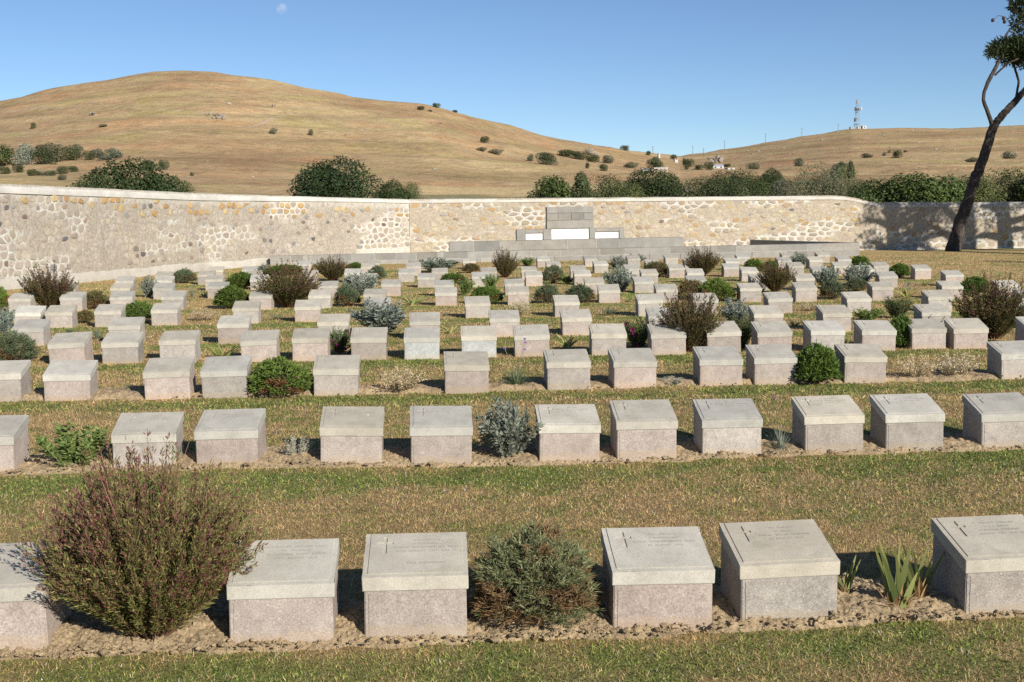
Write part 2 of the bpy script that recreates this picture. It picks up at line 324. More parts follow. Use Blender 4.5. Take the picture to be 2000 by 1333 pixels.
def build_terrain():
    xs = np.concatenate([np.linspace(-2600, -150, 50)[:-1], np.linspace(-150, 2150, 560), np.linspace(2150, 4600, 50)[1:]])
    Ys = np.concatenate([np.linspace(46, 230, 70)[:-1], np.linspace(230, 1150, 210)[:-1], np.linspace(1150, 2600, 14)])
    X, Y = np.meshgrid(xs, Ys)
    z = terrain_z(X, Y); wx = (X - 1000) / F * Y
    yp = hill_ypix(X, Y) + (X - 1000) * .003 + (fbm(wx * .05, Y * .02, 4, 3) - .5) * 3; sx = np.clip(np.minimum(X - 815, 1245 - X) / 12, 0, 1)
    FC = np.stack([sx * np.clip((yp - 362) / 1.5, 0, 1) * np.clip((375 - yp) / 1.5, 0, 1), np.clip((X - 700) / 60, 0, 1) * np.clip((yp - 374) / 2, 0, 1), np.maximum(near_line(X, Y, [(490, 252), (530, 240), (566, 222)], 1.6), np.maximum(near_line(X, Y, [(0, 222), (150, 208), (330, 213), (480, 226)], .8), near_line(X, Y, [(610, 238), (700, 232), (800, 233), (900, 237)], .9)) * .6)], -1)
    V = np.stack([wx, Y, z], -1).reshape(-1, 3); h, w_ = X.shape
    i, j = np.meshgrid(np.arange(h - 1), np.arange(w_ - 1), indexing='ij'); a = i * w_ + j
    Fc = np.stack([a, a + 1, a + w_ + 1, a + w_], -1).reshape(-1, 4)
    m = Mat('dry_hill_grass'); co = m.coords(False)
    base = m.ramp(m.noise(co, .013, 6, .62), [(.30, (.35, .235, .130)), (.5, (.43, .308, .172)), (.72, (.52, .395, .22))])
    hue = m.ramp(m.noise(co, .03, 5, .65), [(.36, (1.06, .92, .86)), (.5, grey(1)), (.64, (.98, 1.05, .88))]); base = m.mix(1.0, base, hue, 'MULTIPLY')
    st = m.noise(co, .02, 6, .65, (1, .6, 11))
    base = m.mix(.6, base, m.ramp(st, [(.32, grey(.62)), (.5, grey(1.0)), (.68, grey(1.28))]), 'MULTIPLY')
    gr = m.noise(co, .16, 6, .72)
    base = m.mix(.8, base, m.ramp(gr, [(.3, grey(.62)), (.52, grey(1.0)), (.72, grey(1.22))]), 'MULTIPLY')
    base = m.mix(m.ramp(m.noise(co, .05, 5, .7), [(.60, grey(0)), (.74, grey(.55))]), base, (.25, .215, .11))
    v = m.new('TexVoronoi'); v.inputs['Scale'].default_value = .24; m.l(co, v.inputs['Vector'])
    fine = m.noise(co, .75, 5, .75); base = m.mix(.7, base, m.ramp(fine, [(.32, grey(.66)), (.5, grey(1.0)), (.70, grey(1.26))]), 'MULTIPLY')
    fa = m.new('Attribute', attribute_name='col'); fs = m.new('SeparateColor'); m.l(fa.outputs['Color'], fs.inputs[0])
    base = m.mix(fs.outputs['Red'], base, m.ramp(fine, [(.3, (.50, .37, .19)), (.7, (.62, .48, .26))])); base = m.mix(fs.outputs['Green'], base, m.ramp(fine, [(.3, (.20, .19, .10)), (.7, (.36, .31, .17))])); base = m.mix(fs.outputs['Blue'], base, (.50, .40, .29))
    tuft = m.mix(1.0, m.ramp(v.outputs['Distance'], [(.10, grey(.75)), (.2, grey(0))]), m.ramp(m.noise(co, .02, 3), [(.5, grey(0)), (.62, grey(1))]), 'MULTIPLY')
    base = m.mix(tuft, base, (.13, .115, .06))
    m.bump(gr, .9, 1.2); m.b.inputs['Specular IOR Level'].default_value = .05
    o = obj('hillside', mesh_np('hillside', V, [Fc], FC.reshape(-1, 3), m.out(base), True)); tag(o, kind='structure')
build_terrain()
g_ = Geo(); a_ = np.linspace(0, 2 * math.pi, 97)[:-1]
g_.add(np.concatenate([[[0, 0, -.9]], np.stack([6000 * np.cos(a_), 6000 * np.sin(a_), np.full(96, -.9)], 1)]), np.array([[0, 1 + i, 1 + (i + 1) % 96] for i in range(96)]), (.33, .22, .11))
tag(obj('plain', g_.mesh('plain', col_mat('plain_earth', .95, .05))), kind='structure')

# ------------------------------------------------------------------ lawn
def row_dist(X, Y):
    """distance in front of the nearest row ahead (front faces), and the soil mask"""
    best = np.full(np.shape(X), 9.0); soil = np.zeros(np.shape(X), bool)
    edge = (fbm(np.asarray(X) * 6, np.asarray(Y) * 6, 44, 3) - .5)
    for i in range(12):
        lo, hi = ROW_LIM[i]; d = row_back(i, X) - ST_D - Y; ok = (X > lo) & (X < hi)
        best = np.where(ok & (d > -.4) & (d < best), d, best)
        if i < 3:
            fr = (.045, .045, -.03)[i] + edge * .13; soil |= ok & (d < fr) & (d > -.42 - edge * .2)
    return best, soil
def greenness(X, Y):
    d, soil = row_dist(X, Y); n1 = fbm(X * .8, Y * .8, 5, 4); n2 = fbm(X * 3.7, Y * 3.7, 8, 4); n3 = fbm(X * 15, Y * 15, 12, 3)
    g = .11 + .72 * np.exp(-((d - .38) / .34) ** 2) + (n1 - .5) * 1.4 + (n2 - .5) * 1.3 + (n3 - .5) * 1.5
    return np.clip(g, 0, 1), soil
C_GREEN = np.array([.170, .215, .055]); C_BROWN = np.array([.56, .385, .180]); C_STRAW = np.array([.70, .57, .33])
def lawn():
    xs = np.concatenate([[-40, -28], np.arange(-18, 23, .13), [30, 44]]); ys = np.concatenate([[-25, -12, -4, 0], np.arange(2.6, 49.2, .13), [50.5]])
    X, Y = np.meshgrid(xs, ys); G, soil = greenness(X, Y)
    Z = gz(Y) + (fbm(X * .5, Y * .5, 31, 3) - .5) * .05 - .008
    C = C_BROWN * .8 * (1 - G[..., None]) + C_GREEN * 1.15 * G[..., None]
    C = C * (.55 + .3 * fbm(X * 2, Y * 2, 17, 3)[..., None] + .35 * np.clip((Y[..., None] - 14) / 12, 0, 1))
    h, w_ = X.shape; i, j = np.meshgrid(np.arange(h - 1), np.arange(w_ - 1), indexing='ij'); a = i * w_ + j
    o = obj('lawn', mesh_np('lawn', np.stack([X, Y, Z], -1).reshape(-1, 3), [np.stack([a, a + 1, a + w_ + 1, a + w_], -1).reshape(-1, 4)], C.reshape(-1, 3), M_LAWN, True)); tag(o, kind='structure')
lawn()
WALL_PTS = None
def blades():
    Vs, Cs = [], []
    for y0, y1, dens, ln, wd in ((3.2, 6.5, 15000, .019, .0042), (6.5, 10, 7000, .022, .0060), (10, 16, 2900, .028, .0085), (16, 26, 950, .030, .013), (26, 45, 300, .030, .022)):
        half = y1 * 1000 / F + 2.0; n = int(dens * (y1 - y0) * 2 * half)
        X = rng.uniform(-half, half, n); Y = rng.uniform(y0, y1, n); keep = np.abs(X) < Y * .45 + (2.2 if y0 < 16 else 3.0)
        keep &= X > np.interp(Y, [0, 29, 34, 39, 42], [-15, -12.4, -11.2, -9.8, -8.4])
        X, Y = X[keep], Y[keep]; G, soil = greenness(X, Y)
        stray = rng.random(len(X)) < .03; k = ~soil | stray; X, Y, G = X[k], Y[k], G[k]; n = len(X)
        Z = gz(Y) + (fbm(X * .5, Y * .5, 31, 3) - .5) * .05 - .010
        az = rng.uniform(0, 2 * math.pi, n); isg = rng.random(n) < G * .85 + .06; el = rng.uniform(-.05, 1.35, n) ** 1.0; L = ln * rng.uniform(.45, 1.35, n) * np.where(isg, .85, 1.15); W = wd * rng.uniform(.55, 1.2, n) * np.where(isg, 1.75, .72)
        D = np.stack([np.cos(az) * np.cos(el), np.sin(az) * np.cos(el), np.sin(el)], 1)
        Sd = unit(np.cross(D, rng.normal(size=(n, 3)) + np.array([0, 0, 1.2]))) * W[:, None]; P = np.stack([X, Y, Z], 1)
        Vs.append(np.stack([P - Sd * .5, P + Sd * .5, P + D * L[:, None]], 1).reshape(-1, 3))
        r = rng.random((n, 1))
        C = np.where(isg[:, None], C_GREEN * (.5 + 1.0 * r) + np.array([.05, .03, 0]) * rng.random((n, 1)), C_BROWN * (.75 + .6 * r) * (1 - .5 * (r > .8)) + (C_STRAW - C_BROWN) * (rng.random((n, 1)) ** 4.5))
        C = C * np.clip(.35 + 1.3 * fbm(X * (34 if y0 < 10 else 12), Y * (34 if y0 < 10 else 12), 19, 2), .5, 1.5)[:, None]
        pale = rng.random(n) < .010 * (Y < 10); C[pale] = (.55, .54, .50)
        Cs.append(np.repeat(C, 3, 0))
    V = np.concatenate(Vs); C = np.concatenate(Cs); print('blades', len(V) // 3)
    o = obj('grass', mesh_np('grass', V, [np.arange(len(V)).reshape(-1, 3)], C, M_BLADE)); tag(o, 'short half dry mown grass between the rows of graves', kind='stuff')
blades()
# soil beds along the rows and their clods
for i in range(3):
    lo, hi = ROW_LIM[i]; Yr = rows[i][0][0, 1]; half = Yr * .47 + .6; lo, hi = max(lo, -half), min(hi, half)
    res = (.010, .016, .03, .04, .06, .07, .08)[i]; xs = np.arange(lo, hi, res); us = np.arange(-.52, .27, res)
    X, U = np.meshgrid(xs, us); Y = row_back(i, X) - ST_D - U
    edge = (fbm(X * 6, Y * 6, 44, 3) - .5); fr = (.045, .045, -.03)[i] + edge * .13
    ins = np.minimum(fr + .01 - U, U + .45 + edge * .2); ramp = np.clip(ins / .05, -1, 1)
    lump = fbm(X * 9, Y * 9, 61, 3); clod = np.abs(fbm(X * 26, Y * 26, 62, 3) - .5) * 2
    fine = np.abs(fbm(X * 60, Y * 60, 63, 2) - .5) * 2; Z = gz(Y) + (fbm(X * .5, Y * .5, 31, 3) - .5) * .05 + .022 * ramp - .012 + np.clip(ramp, 0, 1) * (.045 * (lump - .35) + .026 * (clod - .2) + .013 * fine + .015 * np.clip(-U / .1, -1, 1))
    C = np.array([.36, .272, .165]) * (.72 + .5 * fbm(X * 5, Y * 5, 70, 4)[..., None]); h, w_ = X.shape
    a = (np.arange(h - 1)[:, None] * w_ + np.arange(w_ - 1)[None]); Fc = np.stack([a, a + w_, a + w_ + 1, a + 1], -1).reshape(-1, 4)
    o = obj('soil_bed', mesh_np('soil_bed', np.stack([X, Y, Z], -1).reshape(-1, 3), [Fc], C.reshape(-1, 3), M_SOIL)); tag(o, kind='structure')
g_ = Geo()
for i, n in ((0, 3400), (1, 2000), (2, 500)):
    lo, hi = ROW_LIM[i]; half = rows[i][0][0, 1] * .46 + .4; X = rng.uniform(max(lo, -half), min(hi, half), n); U = rng.uniform(-.40, .07, n); U = np.where(rng.random(n) < .30, rng.uniform(-.02, .08, n), U)
    Y = row_back(i, X) - ST_D - U; r = rng.gamma(1.2, .0028, n) + .0015
    Z = gz(Y) + .012 + .045 * (fbm(X * 9, Y * 9, 61, 3) - .35) + .030 * (np.abs(fbm(X * 26, Y * 26, 62, 3) - .5) * 2 - .2) + (fbm(X * .5, Y * .5, 31, 3) - .5) * .05
    for k in range(n):
        g_.blob((X[k], Y[k], Z[k]), (r[k] * rng.uniform(.8, 1.5), r[k], r[k] * .8), np.array([.37, .28, .17]) * rng.uniform(.6, 1.15), .42)
tag(obj('soil_clods', g_.mesh('soil_clods', M_SOIL)), 'dry crumbled clods of earth along the front rows', kind='stuff')

# ------------------------------------------------------------------ headstones
def P2(x, v, dz=0.0):
    """point of the sloped top: x across, v 0..1 from front to back, dz above the slope"""
    y = -ST_D / 2 - .006 + v * (ST_D + .012); z = .252 + v * (.346 - .252)
    n = Vector((0, -(.346 - .252), ST_D)).normalized(); return (x, y + n.y * dz, z + n.z * dz)
CX, ARM, STM = -.128, .034, .0075
def lid_meshes(seed):
    rg = random.Random(seed); w2 = ST_W / 2 + .004
    bm = bmesh.new(); y0, y1 = -ST_D / 2 - .006, ST_D / 2 + .006
    prof = [(y0, .195), (y0, .252), (y1, .346), (y1, .292)]
    ring = [[bm.verts.new((x, y, z)) for y, z in prof] for x in (-w2, w2)]
    for k in range(4):
        k2 = (k + 1) % 4
        if k != 1: bm.faces.new((ring[0][k], ring[0][k2], ring[1][k2], ring[1][k]))
    bm.faces.new(ring[0][::-1]); bm.faces.new(ring[1])
    xs = [-w2, -w2 + .022, CX - ARM, CX - STM, CX + STM, CX + ARM, w2 - .022, w2]; vs = [0, .075, .52, .735, .785, .90, .985, 1]
    # raised panel with a sunk cross; cells by level
    def lev(i, j):
        if i in (0, 6) or j in (0, 6): return 0.0
        if (i == 3 and 2 <= j <= 4) or (j == 3 and i in (2, 4)): return None
        return .0035
    cr = bmesh.new()
    def face(b, pts): b.faces.new([b.verts.new(p) for p in pts])
    for i in range(7):
        for j in range(7):
            L = lev(i, j); c = [(xs[i], vs[j]), (xs[i + 1], vs[j]), (xs[i + 1], vs[j + 1]), (xs[i], vs[j + 1])]
            face(bm if L is not None else cr, [P2(x, v, L if L is not None else -.0012) for x, v in c])
            for (di, dj, e) in ((1, 0, (1, 2)), (0, 1, (2, 3)), (-1, 0, (3, 0)), (0, -1, (0, 1))):
                ii, jj = i + di, j + dj
                if not (0 <= ii < 7 and 0 <= jj < 7): continue
                K = lev(ii, jj); a = L if L is not None else -.0012; b_ = K if K is not None else -.0012
                if a > b_ + 1e-6:
                    p, q = c[e[0]], c[e[1]]; face(cr if K is None else bm, [P2(*p, b_), P2(*q, b_), P2(*q, a), P2(*p, a)])
    bmesh.ops.remove_doubles(bm, verts=bm.verts, dist=1e-5); bmesh.ops.remove_doubles(cr, verts=cr.verts, dist=1e-5)
    ed = [e for e in bm.edges if len(e.link_faces) == 2 and e.calc_face_angle(0) > .6 and all(abs(abs(v.co.x) - w2) < 1e-4 or v.co.y < y0 + 1e-4 or v.co.y > y1 - 1e-4 for v in e.verts)]
    bmesh.ops.bevel(bm, geom=ed, offset=.0042, segments=2, affect='EDGES', profile=.6)
    for v in bm.verts:
        if abs(abs(v.co.x) - w2) < .006 or abs(v.co.y - y0) < .006:
            s = rg.random(); v.co.x += rg.uniform(-.0012, .0012); v.co.z += rg.uniform(-.001, .001)
    bmesh.ops.recalc_face_normals(bm, faces=bm.faces)
    out = []
    for b, n in ((bm, 'sloped_top'), (cr, 'cross')):
        me = bpy.data.meshes.new(n); b.to_mesh(me); b.free(); me.materials.append(M_LID); out.append(me)
    return out
def base_mesh(seed):
    rg = random.Random(seed); w2 = ST_W / 2 - .004; bm = bmesh.new(); y0, y1 = -ST_D / 2, ST_D / 2
    prof = [(y0 - .004, -.12), (y0, .195), (y1, .292), (y1 + .004, -.12)]
    ring = [[bm.verts.new((x * (1.008 if z < 0 else 1), y, z)) for y, z in prof] for x in (-w2, w2)]
    fr = None
    for k in range(4):
        k2 = (k + 1) % 4; f = bm.faces.new((ring[0][k], ring[0][k2], ring[1][k2], ring[1][k])); fr = f if k == 0 else fr
    bm.faces.new(ring[0][::-1]); bm.faces.new(ring[1]); bmesh.ops.recalc_face_normals(bm, faces=bm.faces)
    bmesh.ops.bevel(bm, geom=[e for e in bm.edges if e not in fr.edges or all(v.co.x < 0 for v in e.verts) or all(v.co.x > 0 for v in e.verts)], offset=.004, segments=2, affect='EDGES')
    fr = max((f for f in bm.faces if f.normal.y < -.9), key=lambda f: f.calc_area())
    bmesh.ops.inset_region(bm, faces=[fr], thickness=.017, depth=0); bmesh.ops.inset_region(bm, faces=[fr], thickness=.002, depth=.0025)
    bmesh.ops.recalc_face_normals(bm, faces=bm.faces); me = bpy.data.meshes.new('base_block'); bm.to_mesh(me); bm.free(); me.materials.append(M_BASE); return me
LIDS = [lid_meshes(s) for s in range(4)]; BASES = [base_mesh(s) for s in range(4)]
def inscription(lines, epitaph=None):
    """flat lettering lying on the panel"""
    V, Fs, n = [], [], 0
    todo = [(t, .80 - .085 * k, .0170) for k, t in enumerate(lines)] + ([(epitaph, .27, .0160)] if epitaph else [])
    for t, v, size in todo:
        cu = bpy.data.curves.new('text', 'FONT'); cu.body = t; cu.size = size; cu.align_x = 'CENTER'; cu.resolution_u = 2; cu.space_character = 1.12
        o = link(bpy.data.objects.new('text', cu)); dg = bpy.context.evaluated_depsgraph_get(); me = bpy.data.meshes.new_from_object(o.evaluated_get(dg))
        bpy.data.objects.remove(o); bpy.data.curves.remove(cu)
        for p in me.polygons: Fs.append([n + i for i in p.vertices])
        for q in me.vertices: V.append(P2(q.co.x + .042, v + q.co.y / (ST_D + .02), .0042))
        n += len(me.vertices); bpy.data.meshes.remove(me)
    me = bpy.data.meshes.new('inscription'); me.from_pydata(V, [], Fs); me.materials.append(M_LETTER); return me
INSC1 = [None, inscription(['AUSTRALIAN  SECOND  LIEUT.', 'W.  WILLIAMS', 'AUSTRALIAN  LIGHT  HORSE', '10TH  AUGUST  1915']),
         inscription(['1842  PRIVATE', 'J. HARDING', 'NORTH  STAFFORDSHIRE  REGT', '10TH  AUGUST  1915  AGE  21'], 'EVER  REMEMBERED'),
         inscription(['2301  PRIVATE', 'E. HANCOCKS', 'ROYAL  WARWICKSHIRE  REGT', '10  AUGUST  1915']),
         inscription(['310  PRIVATE', 'W. MILES', 'ROYAL  WELSH  FUSILIERS', '10  AUGUST  1915']),
         inscription(['21  PRIVATE  SERJEANT', 'C. J. L. SMITH', 'R. DUBLIN  FUSILIERS', 'AUGUST  1915  AGE  24'])]
INSC2 = inscription(['PRIVATE', 'ROYAL  WELSH  FUSILIERS', '10  AUGUST  1915'])
ORD = 'first second third fourth fifth sixth seventh eighth ninth tenth eleventh twelfth thirteenth fourteenth fifteenth sixteenth seventeenth eighteenth'.split()
ROWN = ['front row'] + [o + ' row from the front' for o in ORD[1:11]] + ['last row before the memorial']
FRONT_LABELS = ['sloped headstone cut by the picture edge, beside the biggest purple shrub', 'pink based headstone with pale yellow stain, right of the biggest purple shrub',
                'headstone with chipped corner and EVER REMEMBERED line, beside the lavender mound', 'headstone with large incised cross just right of the lavender mound',
                'greyish headstone with pale scratch on its top, left of the iris leaves', 'headstone at the right end of the front row beyond the irises']
STONES = []
def headstones():
    rg = random.Random(11)
    for i, (P, k) in enumerate(rows):
        sl = min(max(k[0], .045), .095)
        for j in range(len(P)):
            yaw = math.atan(sl) + R(rg.gauss(0, 1.0)); c, s = math.cos(yaw), math.sin(yaw); x, y = P[j, 0], P[j, 1]
            if i == 0 and j == 5: yaw += R(2.0)
            loc = (x + s * .15, y - c * .15, float(gz(y)) + rg.uniform(-.014, .005))
            lab = FRONT_LABELS[j] if i == 0 else None
            e = empty('headstone', loc, yaw, lab, 'headstone', 'sloped headstones in rows on the lawn')
            e.rotation_euler = (R(rg.gauss(0, .8)), R(rg.gauss(0, .8)), yaw)
            v = rg.randrange(4); b = obj('base_block', BASES[v], e); t = obj('sloped_top', LIDS[v][0], e); cr = obj('cross', LIDS[v][1], t)
            L = rg.uniform(.86, 1.10); wv = rg.uniform(-.05, .04); tc = (L * (1 + wv * .6), L, L * (1 - wv), 1); t.color = tc; cr.color = tc
            L = rg.uniform(.84, 1.12); pk = rg.uniform(-.03, .08); b.color = (L * (1 + pk * .7), L * (1 - pk * .3), L * (1 - pk * .5), 1)
            if (i, j) in ((3, 6), (3, 7)): b.color = (1.12, 1.28, 1.40, 1)
            if (i, j) == (5, 0): t.color = cr.color = (1.28, 1.32, 1.36, 1)
            if i == 0 and j == 4: t.color = cr.color = (.93, .90, .86, 1)
            if i == 0 and INSC1[j]: obj('inscription', INSC1[j], t)
            elif i == 1: obj('inscription', INSC2, t)
            STONES.append((e, i, j, len(P), loc))
headstones()

# ------------------------------------------------------------------ boundary walls of rubble stone
def chaikin(p, n=1):
    for _ in range(n):
        q = np.roll(p, -1, 0); p = np.stack([.75 * p + .25 * q, .25 * p + .75 * q], 1).reshape(-1, 2)
    return p
def clip(poly, n, c):
    out = []; d = poly @ n - c
    for i in range(len(poly)):
        j = (i + 1) % len(poly)
        if d[i] <= 0: out.append(poly[i])
        if (d[i] < 0) != (d[j] < 0) and d[i] != d[j]: out.append(poly[i] + (poly[j] - poly[i]) * d[i] / (d[i] - d[j]))
    return np.array(out)
def cells(L, H, cw, ch, rg, jit=.42):
    """irregular convex cells filling L x H"""
    nx, ny = int(L / cw), int(H / ch); P = np.zeros((ny, nx, 2))
    for j in range(ny):
        for i in range(nx): P[j, i] = (i + .5 + (.5 if j % 2 else 0) * .8 + rg.uniform(-jit, jit), j + .5 + rg.uniform(-jit, jit) * .75)
    out = []
    for j in range(ny):
        for i in range(nx):
            p = P[j, i]; poly = p + np.array([(-1.5, -1.5), (1.5, -1.5), (1.5, 1.5), (-1.5, 1.5)])
            for jj in range(max(0, j - 2), min(ny, j + 3)):
                for ii in range(max(0, i - 2), min(nx, i + 3)):
                    if (ii, jj) != (i, j):
                        q = P[jj, ii]; n = q - p; poly = clip(poly, n, n @ (p + q) / 2)
                        if len(poly) < 3: break
            for n, c in (((-1, 0), 0), ((1, 0), nx), ((0, -1), 0), ((0, 1), ny)):
                if len(poly) >= 3: poly = clip(poly, np.array(n, float), c)
            if len(poly) >= 3: out.append(poly * np.array([L / nx, H / ny]))
    return out
def area(p): x, y = p[:, 0], p[:, 1]; return .5 * abs(np.dot(x, np.roll(y, -1)) - np.dot(y, np.roll(x, -1)))
M_MORTAR = col_mat('lime_mortar', .95, 14, .5); M_COPING = stone_mat('limewash_coping', (.48, .465, .425), (.61, .595, .555), tint=True, scale=.25, bump=.5)
M_FOOT = stone_mat('plaster_footing', (.40, .375, .325), (.52, .495, .44), tint=False, scale=.2, bump=.5)

class Wall:
    def __init__(s, name, pts, zt, thick, label, seed):
        s.P = np.array(pts, float); d = np.linalg.norm(np.diff(s.P, axis=0), axis=1); s.S = np.concatenate([[0], np.cumsum(d)]); s.L = s.S[-1]
        s.zt = np.array(zt, float); s.th = thick; s.rg = random.Random(seed)
        T = unit(np.gradient(s.P, s.S, axis=0)); s.Nv = np.stack([T[:, 1], -T[:, 0]], 1)
        s.e = empty(name, (s.P[0, 0], s.P[0, 1], -.3), 0, label, 'wall')
    def xy(s, t, out=0.0):
        p = np.stack([np.interp(t, s.S, s.P[:, k]) for k in (0, 1)], -1); n = np.stack([np.interp(t, s.S, s.Nv[:, k]) for k in (0, 1)], -1); n = unit(n)
        return p + n * np.asarray(out)[..., None]
    def top(s, t): return np.interp(t, s.S, s.zt)
    def pt(s, t, z, out):
        t = np.asarray(t, float); q = s.xy(t, np.broadcast_to(np.asarray(out, float), t.shape)); return np.concatenate([q, np.broadcast_to(np.asarray(z, float), t.shape)[..., None]], -1) - np.array(s.e.location)
    def part(s, name, me, kind=None):
        o = obj(name, me, s.e)
        if kind: o['kind'] = kind
        return o
    def core(s, colf, base=-.45):
        ts = np.arange(0, s.L + .03, .07); hs = np.linspace(0, 1, 34); T, Hh = np.meshgrid(ts, hs); Z = base + (s.top(T) - .02 - base) * Hh
        V = s.pt(T, Z, 0.0 + (fbm(T * 2.3, Z * 2.3, 91, 4) - .5) * .035); C = colf(T, Z); h, w_ = T.shape; a = np.arange(h - 1)[:, None] * w_ + np.arange(w_ - 1)[None]
        g = Geo(); g.add(V.reshape(-1, 3), np.stack([a, a + 1, a + w_ + 1, a + w_], -1).reshape(-1, 4), C.reshape(-1, 3))
        t2 = np.arange(0, s.L + .5, .5).clip(0, s.L); b = s.pt(t2, s.top(t2) - .02, -s.th); c = s.pt(t2, np.full(len(t2), base), -s.th); f = s.pt(t2, s.top(t2) - .02, 0.0); n = len(t2); i = np.arange(n - 1)[:, None]
        g.add(np.concatenate([b, c, f]), np.concatenate([np.concatenate([i, i + n, i + n + 1, i + 1], 1), np.concatenate([i + 2 * n, i, i + 1, i + 2 * n + 1], 1)]), (.48, .42, .34))
        for k in (0, -1):
            q = [s.pt(np.array([t2[k]]), np.array([zz]), oo)[0] for zz, oo in ((base, 0), (base, -s.th), (s.top(t2[k]) - .02, -s.th), (s.top(t2[k]) - .02, 0))]; g.add(q, [[0, 1, 2, 3]], (.48, .42, .34))
        s.part('mortar_face', g.mesh('mortar_face', M_MORTAR))
    def band(s, name, z0, z1, out, inn, mat, rnd=.0, wob=.012, color=None):
        """a run of coping or footing: profile swept along the wall; z0, z1 functions of t"""
        ts = np.arange(0, s.L + .1, .12).clip(0, s.L); n = len(ts); a0, a1 = z0(ts), z1(ts)
        wv = (fbm(ts * 1.7, ts * 0 + 3, 5, 3) - .5) * wob * 2; hh = a1 - a0
        prof = [(out, a0), (out + .0, a0 + hh * .35), (out - .03, a0 + hh * (.72 if rnd else .94)), (out - .12, a1 - hh * .10 * rnd), (-s.th * .5, a1), (inn + .12, a1 - hh * .10 * rnd), (inn, a0 + hh * .6), (inn, a0)]
        V = np.stack([s.pt(ts, z + wv * (k > 1), np.full(n, o) + wv) for k, (o, z) in enumerate(prof)], 1); m = len(prof); i, j = np.meshgrid(np.arange(n - 1), np.arange(m - 1), indexing='ij')
        g = Geo(); g.add(V.reshape(-1, 3), np.stack([i * m + j, (i + 1) * m + j, (i + 1) * m + j + 1, i * m + j + 1], -1).reshape(-1, 4))
        for k in (0, n - 1): g.add(V[k], [list(range(m))])
        o = s.part(name, g.mesh(name, mat, True)); o.color = (*(color or (1, 1, 1)), 1); return o
    def stones(s, cw, ch, z0, ztop, colf, shrink=.86):
        H = float(np.max(ztop(np.linspace(0, s.L, 30)))) - z0; items = []
        for poly in cells(s.L, H, cw, ch, s.rg):
            c = poly.mean(0); z = c[1] + z0
            if z > float(ztop(c[0])) - ch * .35: continue
            hue, proud, sh, pri = colf(c[0], z, s.rg)
            q = chaikin(c + (poly - c) * (shrink * sh) * np.array([s.rg.uniform(.93, 1.03), s.rg.uniform(.93, 1.03)]), 1)
            if len(q) > 12: q = q[::2] if len(q) > 14 else q
            items.append((pri + area(q), c, q, hue, proud))
        items.sort(key=lambda x: -x[0]); rest = Geo()
        for k, (pr, c, q, hue, proud) in enumerate(items):
            m = len(q); c3 = s.pt(np.array([c[0]]), np.array([c[1] + z0]), 0.0)[0]
            A = s.pt(q[:, 0], q[:, 1] + z0, -.03); B = s.pt(q[:, 0], q[:, 1] + z0, proud * .55 + .003); q2 = c + (q - c) * .72; D = s.pt(q2[:, 0], q2[:, 1] + z0, proud + .004 + np.array([s.rg.uniform(-.25, .25) * proud for _ in range(m)]))
            i = np.arange(m); j = (i + 1) % m
            V = np.concatenate([A, B, D]); Fq = np.concatenate([np.stack([i, j, m + j, m + i], 1), np.stack([m + i, m + j, 2 * m + j, 2 * m + i], 1)])
            if k < 300:
                g = Geo(); g.add(V - c3, Fq); g.add((D - c3), [list(range(m))]); o = s.part('stone', g.mesh('stone', M_RUBBLE)); o.location = c3; o.color = (*hue, 1)
            else: rest.add(V, Fq, hue); rest.add(D, [list(range(m))], hue)
        if rest.n: s.part('stone_infill', rest.mesh('stone_infill', col_mat('rubble_infill', .9, 9, .4)), 'stuff')

def ztop_px(pts): return [at(px, py, Y)[2] for px, py, Y in pts]
BEIGE = np.array([.352, .313, .258]); LIME = np.array([.505, .485, .43]); WARM = np.array([.40, .348, .272])
OCHRE = [(.48, .32, .14), (.50, .36, .18), (.40, .26, .13), (.52, .41, .23)]
DARKS = [(.13, .13, .135), (.20, .14, .12), (.24, .235, .23), (.32, .235, .19), (.20, .17, .14), (.30, .29, .27), (.34, .27, .24), (.27, .25, .25)]
lw = Wall('boundary_wall', [(-15.9, 17.5), (-12.66, 29.1), (-11.4, 34.3), (-10.07, 38.75), (-8.5, 42.2), (-6.4, 45.2), (-4.07, 47.6)],
          [2.75] + ztop_px([(0, 357, 29.1), (235, 368.5, 34.3), (400, 377, 38.75), (537, 381.5, 42.2), (674, 385.5, 45.2), (803, 389, 47.6)]), .5, 'long curving rubble wall with thick white coping beside the left graves', 3)
def lw_mask(t, z):
    n = fbm(t * .42 + 3, z * 1.1, 71, 4); hz = np.clip((.35 - (z + .0)) / .5, 0, 1) * .10
    far = np.clip((t - 29.5) / 2, 0, 1) * .2 + np.clip((t - 19) / 3, 0, 1) * .03
    return np.clip((n + hz + far - .60) / .06, 0, 1)
def lw_col(t, z):
    k = lw_mask(t, z)[..., None]; v = (.93 + .14 * fbm(t * 3, z * 3, 15, 3))[..., None]; up = np.clip((z - (lw.top(t) - .42)) / .06, 0, 1)[..., None] * .55
    return (BEIGE * (1 - np.maximum(k, up)) + LIME * np.maximum(k, up)) * v
